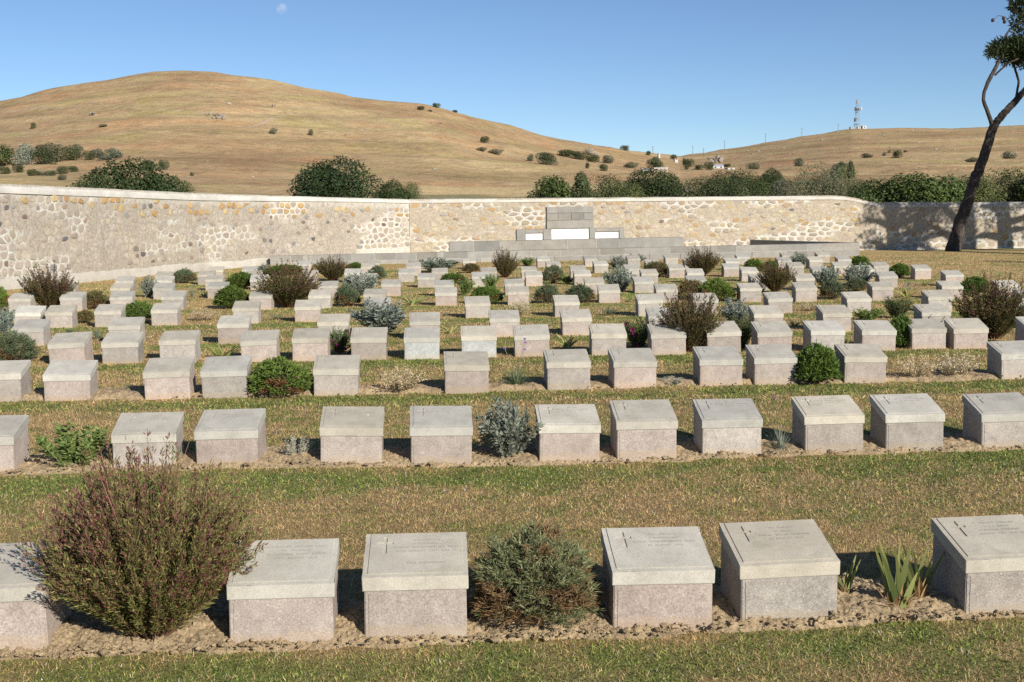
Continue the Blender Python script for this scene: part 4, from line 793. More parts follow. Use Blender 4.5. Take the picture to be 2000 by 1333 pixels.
PLANTS = [  # kind, x, y of the foot, width, height (pixels of the photograph), label
('bigfan', 300, 1242, 360, 328, 'biggest purple tipped shrub, spreading over the front row of graves'),
('lavbig', 1050, 1212, 242, 172, 'grey green lavender mound with curled brown inside, in the front row'),
('leafy', 142, 915, 124, 80, 'fleshy light green plant behind the biggest purple shrub'),
('smallsilver', 583, 902, 52, 48, 'small pale silver sprig in bare soil of the second row'),
('silver', 994, 893, 112, 106, 'silver leaved shrub between two graves of the second row'),
('onestalk', 1522, 884, 78, 56, 'pale tuft with one tall flower stalk in the second row'),
('tuft', 245, 768, 52, 20, 'low dark tuft in the third row beside bare soil'),
('green', 549, 771, 122, 70, 'green cushion bush with brown hollows in the third row'),
('cream', 782, 766, 98, 48, 'dried cream coloured shrub standing alone in the third row'),
('garlic', 1012, 757, 92, 42, 'green tuft with tall mauve flower heads in the third row'),
('smallsilver', 1312, 752, 46, 16, 'tiny silver plant in a shadowed gap of the third row'),
('dense', 1591, 748, 90, 74, 'dark green dense bush between graves of the third row'),
('cream', 1790, 741, 76, 46, 'left one of two dried cream shrubs in the third row'),
('cream', 1864, 738, 86, 50, 'right one of two dried cream shrubs in the third row'),
('lav', 28, 706, 90, 56, 'grey green bush at the left end of the fourth row'),
('iris', 432, 701, 84, 34, 'yellow green iris leaves among the left graves of the fourth row'),
('magenta', 664, 690, 44, 50, 'small bush with a magenta flower, behind the third row'),
('iris', 1107, 683, 52, 30, 'short yellow green iris clump in the middle of the fourth row'),
('magenta', 1245, 681, 54, 58, 'bush with dark red flowers beside the purple shrub in the fourth row'),
('fan', 1348, 686, 118, 116, 'airy purple shrub right of the red flowered bush in the fourth row'),
('rosemary', 1450, 679, 44, 62, 'narrow grey green bush right of the airy purple shrub'),
('iris', 1653, 671, 18, 20, 'tiny bright iris sprout between right graves of the fourth row'),
('dense', 1759, 679, 54, 60, 'dark green upright bush between right graves of the fourth row'),
('fan', 1938, 662, 134, 116, 'wide dark purple shrub at the right end of the fourth row'),
('tuft', 190, 662, 48, 22, 'silvery blue tuft left of a grave in the fifth row'),
('garlic', 137, 652, 30, 14, 'mauve flower on thin stems beside the fifth row'),
('silver', 748, 651, 102, 62, 'wide silver shrub in front of a grave in the fifth row'),
('iris', 878, 650, 46, 14, 'low yellowing iris leaves in the fifth row'),
('silver', 1436, 634, 60, 48, 'silver shrub behind the narrow grey green bush'),
('iris', 1549, 638, 36, 14, 'small yellow iris clump between right graves of the fifth row'),
('leafy', 1696, 626, 54, 24, 'spiky light green plant in the fifth row at right'),
('rosemary', 1752, 622, 50, 42, 'feathery green bush in the fifth row at right'),
('silver', 4, 652, 46, 48, 'silver shrub cut by the picture edge in the sixth row'),
('rust', 166, 630, 36, 24, 'small brown bush between left graves of the sixth row'),
('green', 270, 628, 64, 38, 'bright green cushion between left graves of the sixth row'),
('cream', 400, 626, 54, 24, 'dried flower heads on the grass of the sixth row'),
('tuft', 541, 625, 34, 15, 'blue green tuft in a shadow of the sixth row'),
('tuft', 869, 618, 26, 10, 'little green tuft left of a grave in the sixth row'),
('cream', 1012, 617, 46, 32, 'cream flowering shrub behind the middle graves of the sixth row'),
('tuft', 1188, 614, 66, 18, 'row of green and silver tufts in the sixth row'),
('cream', 1582, 608, 40, 18, 'brown dried shrub between right graves of the sixth row'),
('green', -4, 606, 44, 46, 'green bush cut by the picture edge in the seventh row'),
('fan', 96, 606, 96, 82, 'dark purple fan shaped shrub near the left wall'),
('rust', 189, 603, 50, 34, 'brown green mound right of the fan shaped shrub by the left wall'),
('dense', 455, 602, 66, 42, 'green bush left of the broad dark purple shrub'),
('fan', 562, 600, 122, 80, 'broad dark purple shrub with grey shadow on the grave beside it'),
('lav', 680, 598, 50, 40, 'grey brown bush right of the broad dark purple shrub'),
('iris', 803, 597, 66, 20, 'row of yellow iris leaves in the seventh row'),
('green', 950, 594, 60, 34, 'green and rust bush left of the middle of the seventh row'),
('lav', 1069, 592, 50, 36, 'left one of two grey green mounds in the seventh row'),
('lav', 1131, 592, 56, 36, 'right one of two grey green mounds in the seventh row'),
('iris', 1228, 590, 32, 20, 'pale iris clump right of a grave with mauve flowers'),
('green', 1400, 588, 72, 42, 'large two part green bush right of the middle graves'),
('rust', 1350, 582, 56, 34, 'brownish bush joined to the large green bush'),
('lav', 1626, 584, 48, 36, 'dark grey green mound under the twin silver shrubs'),
('irisflower', 1768, 581, 48, 20, 'iris clump with mauve flowers in the seventh row at right'),
('lav', 1672, 569, 42, 26, 'grey green mound at the foot of the right hand silver shrub'),
('dense', 1902, 576, 56, 34, 'dark green bush behind the wide purple shrub at right'),
('silver', 290, 581, 32, 40, 'silver shrub between left graves of the eighth row'),
('tuft', 376, 581, 26, 24, 'pale tuft beside yellow leaves in the eighth row'),
('iris', 397, 581, 24, 12, 'yellow green leaves beside the pale tuft in the eighth row'),
('dense', 471, 563, 54, 30, 'bright green bush behind the green bush by the purple shrub'),
('silver', 704, 577, 64, 42, 'silver shrub above the grey brown bush'),
('leafy', 908, 577, 34, 32, 'bright leafy plant left of the green and rust bush'),
('leafy', 957, 566, 36, 28, 'bright leafy plant above the green and rust bush'),
('silver', 1211, 569, 58, 46, 'tall silver shrub in the middle of the eighth row'),
('lav', 1080, 553, 40, 34, 'dark grey green bush among middle graves of the ninth row'),
('leafy', 1107, 554, 30, 16, 'low light green plant right of the dark grey bush'),
('fan', 1514, 571, 64, 58, 'olive purple shrub left of the twin silver shrubs'),
('silver', 1612, 563, 50, 40, 'left one of the twin silver shrubs'),
('silver', 1678, 558, 60, 40, 'right one of the twin silver shrubs'),
('iris', 1804, 559, 26, 13, 'yellow iris leaves on the lawn at right'),
('tuft', 1775, 558, 22, 10, 'silver tuft left of the yellow iris leaves'),
('lav', 361, 553, 44, 27, 'round grey green bush near the left wall'),
('fan', 650, 549, 64, 46, 'purple brown shrub in front of the grey memorial step'),
('lav', 736, 546, 36, 26, 'grey green mound between graves of the tenth row'),
('iris', 447, 545, 16, 18, 'bright green leaves beside a far left grave'),
('green', 886, 554, 52, 20, 'low green cushion in the ninth row'),
('silver', 858, 532, 72, 27, 'wide low silver shrub in front of the memorial'),
('rust', 920, 533, 34, 18, 'rust coloured bush right of the wide silver shrub'),
('fan', 988, 543, 50, 54, 'tall purple shrub in front of the memorial panels'),
('leafy', 1030, 520, 32, 16, 'light green plant at the foot of the memorial'),
('rust', 1281, 540, 52, 28, 'rusty red bush with small flowers in the tenth row'),
('silver', 1205, 525, 36, 24, 'small silver shrub in the eleventh row'),
('silver', 1240, 516, 36, 18, 'smallest silver shrub below the memorial step'),
('fan', 1371, 540, 64, 54, 'dark purple shrub in front of the memorial at right'),
('green', 1473, 531, 40, 24, 'green bush in the eleventh row at right'),
('green', 1505, 530, 26, 20, 'dark green bush beside the olive purple shrub'),
('dense', 1676, 521, 40, 20, 'dark bush beyond the twin silver shrubs'),
('silver', 1563, 521, 36, 26, 'silver shrub among far right graves'),
('dense', 1757, 541, 38, 26, 'round dark green bush left of a lone grave'),
('dense', 1724, 533, 34, 12, 'low dark green bush touching the round bush'),
('silver', 515, 536, 26, 20, 'silver shrub at the left end of the memorial step'),
('green', 556, 536, 72, 18, 'low green hedge plant behind the broad purple shrub'),
('dense', 694, 526, 26, 13, 'small green bush in front of the memorial step'),
]
PCOUNT = {}; PLANT_POS = []
def plants():
    rg = random.Random(21)
    for kind, x, y, wp, hp, lab in PLANTS:
        P = ground(x, y); d = math.hypot(P[1], EYE); s = d / F; PLANT_POS.append((P[0], P[1], kind))
        k = PCOUNT.get(kind, 0); PCOUNT[kind] = k + 1; ms = PR[kind][k % len(PR[kind])]; nm, cat = KIND[kind]
        e = empty(nm, (P[0], P[1], P[2] - .004), rg.uniform(0, 6.28) if kind not in ('iris', 'irisflower') else rg.uniform(-.4, .4), lab, cat, 'plants growing between the graves'); e.scale = (wp * s, wp * s, hp * s * 1.02)
        t = rg.uniform(.88, 1.12) * {'fan': .62, 'silver': .78}.get(kind, 1)
        for pn, me in ms:
            o = obj(pn, me, e); o.color = (t * rg.uniform(.95, 1.06), t, t * rg.uniform(.93, 1.05), 1)
plants()
def front_irises():
    rg = nr(40)
    for x, y, hp, n, lab in ((1650, 1170, 95, 6, 'half hidden iris clump touching the pale scratched headstone'), (1752, 1196, 134, 10, 'upright iris leaves rising from dry husks in the front row'), (1793, 1178, 118, 9, 'shaded iris leaves beside the last headstone of the front row')):
        P = ground(x, y); s = math.hypot(P[1], EYE) / F * hp; e = empty('iris_plant', tuple(P), rg.uniform(-.3, .3), lab, 'plant', 'plants growing between the graves')
        for q in range(n):
            g = Geo(); Pp, Wd, Sd, C = blades_geo(rg, 1, .105, (.12, .175, .05), (.25, .29, .10), 24, .2, 7, (.6, 1.1), True); cc = np.repeat(np.repeat(C[:, None], 7, 1), 2, 1).reshape(-1, 3); tip = np.repeat(np.linspace(0, 1, 7), 2)[:, None] ** 3
            g.strips(Pp * s, Wd * s, Sd, C); g.C[-1] = cc * (1 - tip * .7) + np.array([.42, .36, .12]) * tip * .7; obj('leaf', g.mesh('leaf', M_LEAF), e)
        g = Geo(); Pp, Wd, Sd, C = blades_geo(rg, 40, .07, (.34, .20, .09), (.52, .36, .18), 95, .8, 5, (.25, .6)); Pp[..., 2] = np.maximum(Pp[..., 2], .03); g.strips(Pp * s, Wd * s, Sd, C); obj('dry_leaves', g.mesh('dry_leaves', M_LEAF), e)
front_irises()
NEAR = {'bigfan': 'purple shrub', 'fan': 'purple shrub', 'lavbig': 'lavender', 'lav': 'grey bush', 'green': 'green bush', 'dense': 'green bush', 'silver': 'silver shrub', 'smallsilver': 'silver sprig', 'cream': 'cream shrub', 'iris': 'irises', 'irisflower': 'irises', 'leafy': 'leafy plant', 'tuft': 'tuft', 'garlic': 'mauve flowers', 'onestalk': 'tuft', 'rust': 'brown bush', 'rosemary': 'upright bush', 'magenta': 'flowering bush'}
for e, i, j, n, loc in STONES:
    if i == 0: continue
    near = [(abs(px - loc[0]) + abs(py - loc[1]), k) for px, py, k in PLANT_POS if abs(px - loc[0]) < .75 and -.9 < py - loc[1] < .5]
    pos = 'leftmost' if j == 0 else 'rightmost' if j == n - 1 else ORD[j] + ' from left'
    look = 'blue white based grave block' if (i, j) in ((3, 6), (3, 7)) else 'whitest sloped grave block' if (i, j) == (5, 0) else 'sloped grave block'
    e['label'] = look + (' beside ' + NEAR[min(near)[1]] if near else '') + ', ' + pos + ' in the ' + ROWN[i]

# ------------------------------------------------------------------ trees and bushes beyond the walls
def crown(rg, n, leaf, lobes, ca, cb, asp=.55, jit=.5, inner=.25):
    g = Geo(); lobes = np.array(lobes, float); vol = lobes[:, 3] * lobes[:, 4] * lobes[:, 5]; k = rg.choice(len(lobes), n, p=vol ** .67 / (vol ** .67).sum()); d = unit(rg.normal(size=(n, 3)))
    r = np.where(rg.random(n) < inner, rg.uniform(.55, .9, n), rg.uniform(.86, 1.05, n)); c = lobes[k, :3]; rad = lobes[k, 3:6]
    lump = .80 + .42 * fbm(d[:, 0] * 3 + k * 7, d[:, 1] * 3 + d[:, 2] * 3, 5, 3); P = c + d * rad * (r * lump)[:, None]; ok = P[:, 2] > -.02; P, d, k = P[ok], d[ok], k[ok]; m = len(P)
    N = unit(d + rg.normal(size=(m, 3)) * jit); D = unit(np.cross(N, rg.normal(size=(m, 3)))); tone = fbm(P[:, 0] * 7 + 3, P[:, 2] * 7 + P[:, 1] * 7, 15, 3); q = np.clip((tone - .3) / .4, 0, 1)[:, None] * .6 + .4 * rg.random((m, 1))
    g.leaves(P - D * leaf * .5, D, leaf * rg.uniform(.6, 1.3, m), leaf * asp * rg.uniform(.7, 1.3, m), np.array(ca) * (1 - q) + np.array(cb) * q, N=N, mid=.5); return g
def lobes_round(rg, n, w=.34, h=.36, flat=1.0):
    out = [(0, 0, .42, .40, .40, .44)]
    for _ in range(n):
        a = rg.uniform(0, 6.28); rr = rg.uniform(.12, .36); z = rg.uniform(.12, .78 - rr * .5) * flat; s = rg.uniform(.14, .26); out.append((rr * math.cos(a), rr * math.sin(a), z, s, s, s * 1.05))
    return out
TREES = {}
def tree_proto(key, g, trunk=True, tr=.03, th=.5):
    A = np.concatenate(g.V); lo, hi = np.percentile(A, .5, 0), np.percentile(A, 99.7, 0); sx = max(hi[0] - lo[0], hi[1] - lo[1]); fit = (np.array([(lo[0] + hi[0]) / 2, (lo[1] + hi[1]) / 2, 0]), np.array([1 / sx, 1 / sx, 1 / hi[2]])); t = Geo()
    t.tube([(0, 0, -.15), (.01, 0, .1), (-.01, .01, th)], [tr * 1.2, tr, tr * .6], 6, (.11, .09, .07))
    for q in range(4): a = q * 1.6; t.tube([(0, 0, th * .5), (.12 * math.cos(a), .12 * math.sin(a), th * .9), (.24 * math.cos(a), .24 * math.sin(a), th * 1.25)], [tr * .6, tr * .45, tr * .2], 5, (.11, .09, .07))
    TREES.setdefault(key, []).append((g.mesh('crown', M_TREE, fit=fit), t.mesh('trunk', M_STEM)))
DK = ((.018, .036, .012), (.050, .080, .024)); MD = ((.045, .065, .022), (.12, .145, .05)); OL = ((.075, .090, .050), (.17, .185, .115)); FG = ((.045, .07, .018), (.125, .165, .045)); GY = ((.085, .095, .06), (.155, .16, .105))
for s in (1, 2): q = nr(100 + s); tree_proto('dark', crown(q, 15000, .030, lobes_round(q, 13), *DK, inner=.12, asp=.6))
for s in (3, 4, 5): q = nr(100 + s); tree_proto('mid', crown(q, 11000, .032, lobes_round(q, 15), *MD, inner=.25))
for s in (6, 7): q = nr(100 + s); tree_proto('olive', crown(q, 8000, .032, lobes_round(q, 18)[1:], *OL, asp=.35, jit=.8, inner=.5))
for s in (8, 9): q = nr(100 + s); tree_proto('fig', crown(q, 8000, .042, lobes_round(q, 14), *FG, asp=.8, jit=.6))
q = nr(110); tree_proto('cypress', crown(q, 4000, .05, [(0, 0, .25, .22, .22, .3), (0, 0, .5, .20, .20, .32), (0, 0, .78, .12, .12, .22)], *MD))
for s in (11, 12): q = nr(100 + s); tree_proto('bush', crown(q, 2400, .065, lobes_round(q, 8), (.040, .055, .022), (.10, .115, .05)))
q = nr(114); tree_proto('greybush', crown(q, 2400, .065, lobes_round(q, 8), *GY)); q = nr(115); tree_proto('silverbush', crown(q, 2600, .065, lobes_round(q, 10), (.19, .21, .16), (.34, .36, .29), jit=.8))
TC = {}
def tree(kind, x, ytop, wp, Y, label, name='tree', cat='tree', group='trees beyond the cemetery walls', ybase=None, tint=1.0, deep=1.0):
    """a tree whose top shows at (x, ytop), wp pixels wide, at depth Y; it stands on the slope there"""
    wx = (x - 1000) / F * Y; z1 = at(x, ytop, Y)[2]; z0 = float(terrain_z(x, Y)) - .15
    if ybase is not None: z1 = z0 + (ybase - ytop) * Y / F * 1.05
    k = TC.get(kind, 0); TC[kind] = k + 1; cr, tr = TREES[kind][k % len(TREES[kind])]; W = wp * Y / F * (1.12 if ybase is None else 1)
    e = empty(name, (wx, Y, z0), random.uniform(0, 6.28), label, cat, group); e.scale = (W, W * deep, max(z1 - z0, .3)); o = obj('crown', cr, e); v = tint * random.uniform(.78, 1.22); o.color = (v * random.uniform(.92, 1.12), v, v * random.uniform(.85, 1.1), 1); obj('trunk', tr, e); return e
random.seed(9)
for a in [('dark', 655, 310, 165, 82, 'big rounded dark green tree rising behind the middle of the long wall'), ('dark', 768, 354, 72, 84, 'small dark tree just right of the big rounded tree'), ('mid', 812, 357, 52, 86, 'greyer small tree at the end of the dark group behind the wall'),
          ('dark', 262, 313, 200, 62, 'broad dark green tree behind the left wall'), ('mid', 196, 346, 100, 60, 'lighter green low growth left of the broad dark tree'), ('dark', 330, 342, 110, 62, 'sloping green shoulder of growth right of the broad dark tree'), ('mid', 374, 357, 62, 62, 'low green bush ending the slope behind the left wall'),
          ('fig', 1078, 346, 86, 84, 'loose leafy tree at the left end of the right hand tree belt'), ('cypress', 1137, 337, 40, 92, 'narrow dark tree in the tree belt above the memorial'), ('mid', 1180, 343, 92, 88, 'mid green tree right of the narrow dark tree'), ('dark', 1275, 331, 120, 86, 'darkest wide tree of the belt above the memorial'),
          ('mid', 1368, 347, 110, 92, 'olive green tree right of the darkest tree'), ('mid', 1432, 334, 112, 120, 'bluish green tree in the middle of the tree belt'), ('mid', 1432, 352, 90, 88, 'lower green tree in front of the bluish tree'), ('dark', 1508, 330, 50, 150, 'round dark tree standing farther back in the belt'),
          ('greybush', 1548, 352, 100, 95, 'grey green scrubby tree before the silver olive'), ('olive', 1594, 317, 120, 86, 'tall loose silver grey olive tree'), ('olive', 1545, 345, 90, 84, 'shorter silver olive left of the tall one'), ('cypress', 1641, 316, 18, 220, 'left one of the pencil cypresses'), ('cypress', 1659, 315, 15, 220, 'right one of the pencil cypresses'), ('greybush', 1630, 322, 20, 215, 'dull bush at the foot of the cypresses'),
          ('mid', 1655, 350, 90, 92, 'green tree right of the silver olive'), ('fig', 1712, 352, 100, 78, 'bright leafy tree above the dip of the wall'), ('fig', 1772, 341, 120, 76, 'bright green fig like tree left of the pine trunk'), ('fig', 1840, 346, 110, 76, 'bright green tree behind the pine trunk'), ('mid', 1905, 343, 110, 80, 'mid green tree right of the pine trunk'), ('mid', 1962, 330, 120, 84, 'taller green tree near the right picture edge'), ('fig', 2040, 326, 120, 82, 'green tree cut by the right picture edge'),
          ('greybush', 1316, 356, 60, 86, 'greyish bush between two dark trees of the belt'), ('fig', 1685, 376, 70, 66, 'low sunny bush over the dip of the wall'), ('mid', 1226, 356, 70, 84, 'low green bush left of the darkest tree'), ('mid', 1485, 353, 90, 90, 'green bush between the bluish tree and the olives')]:
    tree(*a)
# shrubs dotted over the hills: kind, x, foot y, width, height, label
for kd, x, y, wp, hp, lab in [
    ('bush', 20, 326, 58, 40, 'grey green bush at the left end of the hillside thicket'), ('silverbush', 62, 327, 44, 40, 'silver bush in the hillside thicket'), ('bush', 100, 326, 46, 30, 'bright green bush right of the silver bush'), ('greybush', 122, 322, 50, 36, 'olive bush in the middle of the thicket'), ('bush', 150, 318, 40, 26, 'dark green bush in the thicket'), ('greybush', 160, 312, 40, 26, 'brownish bush on the upper thicket'), ('greybush', 104, 305, 44, 20, 'grey bush along the top of the thicket'), ('bush', 189, 316, 24, 18, 'round dark bush right of the thicket'), ('greybush', 206, 306, 24, 18, 'bush above the round dark bush'), ('greybush', 236, 310, 34, 20, 'flat topped bush at the right end of the thicket'),
    ('bush', 24, 346, 22, 16, 'small green bush above the left wall'), ('bush', 50, 345, 24, 16, 'second small bush above the left wall'), ('bush', 76, 350, 20, 14, 'third small bush above the left wall'), ('greybush', 92, 349, 26, 10, 'low scrub above the left wall'), ('bush', 112, 350, 24, 11, 'low green scrub left of a grey bush'), ('bush', 135, 347, 22, 16, 'bush beside the broad dark tree'), ('greybush', 134, 357, 18, 12, 'grey bush just above the wall coping'), ('bush', 156, 345, 22, 12, 'green scrub at the edge of the broad dark tree'), ('bush', 303, 334, 26, 20, 'pair of green bushes right of the broad dark tree'), ('bush', 331, 336, 22, 20, 'rightmost green bush beside the broad dark tree'), ('greybush', 218, 318, 30, 10, 'low grey bush under the flat topped bush'),
    ('bush', 84, 256, 11, 12, 'lone dark bush high on the left slope'), ('greybush', 218, 252, 18, 6, 'flat brown bush on the left slope'), ('greybush', 617, 265, 11, 12, 'brown bush in the middle of the big hill'), ('greybush', 545, 264, 16, 12, 'dead reddish bush left of the brown bush'), ('bush', 385, 349, 9, 8, 'lone bush low on the big hill'), ('bush', 830, 219, 15, 8, 'bush near the skyline of the big hill'), ('bush', 860, 213, 17, 9, 'dark bush on the skyline of the big hill'), ('bush', 896, 221, 10, 5, 'small bush on the skyline right of the dark one'), ('bush', 848, 222, 9, 4, 'tiny bush below the skyline bushes'), ('bush', 952, 283, 19, 13, 'lone green bush on the right shoulder of the hill'), ('greybush', 972, 300, 32, 10, 'flat grey scrub below the lone green bush'), ('greybush', 945, 296, 22, 8, 'thin scrub left of the flat grey scrub'),
    ('bush', 1072, 326, 42, 22, 'dense green bush low on the right shoulder'), ('greybush', 1066, 306, 26, 8, 'grey bush above the dense green one'), ('bush', 1110, 307, 34, 14, 'left part of the dark hedge on the slope'), ('bush', 1135, 312, 36, 16, 'middle part of the dark hedge on the slope'), ('bush', 1160, 319, 28, 14, 'right part of the dark hedge on the slope'), ('greybush', 1190, 322, 26, 16, 'grey green bush right of the dark hedge'), ('bush', 1222, 296, 20, 10, 'dark bush on the skyline of the right shoulder'), ('bush', 1268, 304, 10, 9, 'round bush on the saddle skyline'), ('bush', 1282, 318, 14, 12, 'round bush below the saddle'), ('bush', 1150, 334, 9, 12, 'small upright tree on the lower slope'), ('bush', 1181, 338, 18, 14, 'round tree above the tree belt'), ('greybush', 1040, 317, 14, 14, 'small grey tree left of the dense bush'), ('greybush', 1235, 333, 30, 12, 'scrub behind the white shed'), ('bush', 1280, 337, 34, 20, 'dark tree behind the pergola'),
    ('bush', 1345, 328, 24, 16, 'round green tree in the saddle'), ('cypress', 1336, 323, 5, 14, 'thin cypress in the saddle'), ('bush', 1316, 314, 14, 10, 'bush beside the small pale shed'), ('bush', 1385, 338, 22, 16, 'green tree left of the white house'), ('bush', 1420, 328, 15, 8, 'dark bush right of the white house'), ('bush', 1365, 338, 20, 10, 'low bush left of the green tree'), ('bush', 1342, 339, 8, 10, 'small bush beneath the saddle tree'), ('greybush', 1470, 336, 30, 14, 'grey green scrub on the far slope'), ('greybush', 1558, 335, 22, 18, 'grey bush behind the silver olives'),
    ('bush', 1748, 318, 21, 16, 'round dark bush on the far right hill'), ('greybush', 1724, 312, 9, 8, 'small bush left of the round dark one'), ('greybush', 1690, 316, 24, 10, 'thin grey scrub on the far right hill'), ('bush', 1764, 299, 8, 5, 'tiny bush above the round dark one'), ('greybush', 1733, 304, 8, 7, 'tiny grey bush on the far right hill'), ('greybush', 1895, 322, 30, 9, 'scrub left of the pine trunk on the hill'), ('greybush', 1965, 318, 30, 16, 'grey bush right of the pine trunk on the hill'), ('greybush', 1640, 336, 30, 12, 'scrub on the slope by the cypresses')]:
    Y = hill_at(x, y); tree(kd, x, y - hp, wp * .98, Y, lab, 'hill_bush' if kd != 'cypress' else 'cypress_tree', 'bush' if kd != 'cypress' else 'tree', 'bushes scattered on the hills', ybase=y, tint=1.1)

# ------------------------------------------------------------------ the pine at the right and its neighbours, whose shade falls on the wall
def needles(g, c, r, n, rg, ca=(.018, .030, .010), cb=(.055, .075, .022)):
    d = unit(rg.normal(size=(n, 3))); P = np.array(c) + d * np.array(r) * rg.uniform(.25, 1.0, (n, 1)) ** .6; q = rg.random((n, 1)); D = unit(d * .7 + rg.normal(size=(n, 3)) * .6 + [0, 0, .25])
    g.leaves(P, D, .20 * rg.uniform(.6, 1.3, n), .045, np.array(ca) * (1 - q) + np.array(cb) * q, mid=.5)
def leaning_pine():
    Y = 46.6; rg = nr(55); A = lambda x, y, dy=0.0: at(x, y, Y + dy)
    e = empty('pine_tree', (at(1862, 489, Y)[0], Y, float(gz(Y))), 0, 'leaning dark pine with forked trunk in front of the shaded wall', 'tree'); o0 = np.array(e.location)
    def limb(g, pts, k=9, n=6):
        P = np.array([A(x, y, dy) for x, y, w_, dy in pts]) - o0; r = np.array([w_ for *_, w_, dy in pts]) * Y / F / 2 * .64; t = np.arange(len(P)); tt = np.linspace(0, len(P) - 1, (len(P) - 1) * n + 1)
        Q = np.stack([np.interp(tt, t, P[:, i]) for i in range(3)], 1); K = np.array([.25, .5, .25])
        for _ in range(2): Q[1:-1] = .25 * Q[:-2] + .5 * Q[1:-1] + .25 * Q[2:]
        rr = np.interp(tt, t, r) * (1 + .14 * (vnoise(tt * 1.3, tt * 0, 4) - .5)); g.tube(Q + rg.normal(size=Q.shape) * rr[:, None] * .05, rr, k)
    g = Geo(); limb(g, [(1860, 500, 52, 0), (1862, 487, 45, 0), (1868, 465, 40, 0), (1877, 432, 37, 0), (1893, 385, 31, 0), (1902, 355, 30, 0), (1918, 318, 28, 0), (1930, 280, 27, 0), (1939, 250, 27, 0), (1952, 232, 22, 0), (1968, 214, 21, 0), (1982, 200, 20, .1), (1998, 180, 18, .2), (2030, 150, 15, .5), (2055, 110, 12, .8), (2075, 60, 9, 1)], 12); obj('trunk', g.mesh('trunk', M_BARK, True), e)
    for pts in ([(1938, 254, 16, 0), (1936, 238, 13, -.1), (1928, 216, 11.5, -.2), (1921, 198, 10.5, -.2), (1921, 184, 10, -.2), (1930, 160, 12, -.2), (1942, 138, 11.5, -.1), (1955, 112, 10, 0), (1961, 88, 8, .1), (1964, 70, 6.5, .2), (1976, 53, 5, .3), (1998, 44, 4, .4), (2030, 30, 3, .5)],
                [(1943, 148, 6, -.1), (1955, 136, 6, -.2), (1972, 122, 5, -.3), (1990, 115, 4, -.3)], [(1984, 197, 9, .1), (1987, 176, 7, .1), (1990, 158, 7, .2), (1984, 140, 7, .2), (1979, 125, 6, .3)],
                [(1976, 53, 3, .3), (1966, 35, 2, .3), (1950, 30, 1.6, .3), (1941, 38, 1.2, .3)], [(1998, 44, 3, .4), (1992, 20, 4, .4), (1990, -10, 4, .4), (2000, -40, 4, .5)], [(1992, 24, 2.5, .4), (1981, 20, 2, .4), (1975, 6, 1.6, .4)]):
        g = Geo(); limb(g, pts, 7); obj('limb', g.mesh('limb', M_BARK, True), e)
    g = Geo()
    for x, y, r, n, dy in ((1950, 98, .42, 240, 0), (1962, 92, .55, 420, .3), (1980, 100, .62, 520, .2), (1995, 95, .7, 520, .2), (1936, 106, .22, 90, -.1), (1972, 115, .40, 220, .2), (1990, 112, .45, 240, .3), (2015, 100, .9, 600, .4), (2045, 90, 1.0, 600, .6), (1988, 34, .32, 110, .4), (1997, 48, .4, 150, .4), (1992, 62, .3, 90, .4), (1986, 14, .3, 90, .4), (1998, 10, .5, 240, .4), (2020, -5, .9, 520, .6), (1992, -20, .5, 200, .5), (1985, 84, .4, 260, .2), (2060, 40, 1.1, 600, .8), (2000, 122, .4, 160, .3)):
        needles(g, A(x, y, dy) - o0, (r, r, r * .62), int(n * 1.7), rg)
    obj('crown', g.mesh('crown', M_TREE), e); g = Geo()
    for x, y in ((1939, 40), (1962, 43), (1974, 5), (1986, 7), (1979, 22), (1985, 22), (1960, 36), (1988, 63), (1996, 30), (1993, 35)): g.blob(A(x, y, .3) - o0, (.075, .075, .09), (.05, .035, .025), .1)
    obj('cones', g.mesh('cones', M_STEM), e)
leaning_pine()
def side_pine(x, y, h, clumps, tr, lab, seed, lean=(0, 0)):
    rg = nr(seed); e = empty('pine_tree', (x, y, float(gz(y))), 0, lab, 'tree', 'pines standing outside the view at right'); g = Geo(); q = np.linspace(0, 1, 9)[:, None]
    P = q * np.array([lean[0], lean[1], h]) + np.sin(q * 5) * np.array([.15, .1, 0]); g.tube(P, tr * (1 - .75 * q[:, 0]), 9)
    f = Geo()
    for dx, dy, z, r, n in clumps: needles(f, (dx, dy, z), (r, r, r * .6), n, rg); t0 = min(z / h * .9, .95); b = np.array([lean[0], lean[1], h]) * t0; g.tube([b, (b + [dx, dy, z]) / 2 + [0, 0, .1], (dx, dy, z)], [tr * .4, tr * .3, tr * .15], 5)
    obj('trunk', g.mesh('trunk', M_BARK, True), e); obj('crown', f.mesh('crown', M_TREE), e)
rq = nr(61)
def shade_clumps(tx, ty, targets):
    """crown clumps placed where the low sun throws them at given spots (X, z) of the wall"""
    out = []
    for X, z, back, r, n in targets:
        h = np.array([SUND[0], SUND[1], SUND[2]]); p = np.array([X, 48.5, z]) + h / math.hypot(h[0], h[1]) * back; out.append((p[0] - tx, p[1] - ty, p[2] - float(gz(ty)), r, n))
    return out
side_pine(20.7, 40.9, 8.5, shade_clumps(20.7, 40.9, [(15.2, 1.3, 9.5, .75, 468), (15.9, 1.6, 9.0, .7, 432), (16.5, 1.1, 8.8, .7, 432), (14.6, .1, 9.0, .5, 180), (15.0, -.1, 8.0, .4, 144), (17.2, 1.7, 8.4, .9, 576), (16.3, .3, 9.2, .4, 144), (17.6, .7, 9.0, .6, 288), (18.1, 1.6, 8.2, .8, 504), (17.0, 2.6, 8.4, 1.0, 648), (15.8, 2.5, 9.2, .9, 576), (18.6, .5, 8.6, .5, 216), (14.5, .9, 9.8, .3, 90), (18.8, 2.6, 9, 1.0, 576), (15.1, 1.9, 9.0, .6, 252)]), .40, 'pine outside the view whose trunk shades the low wall', 62)
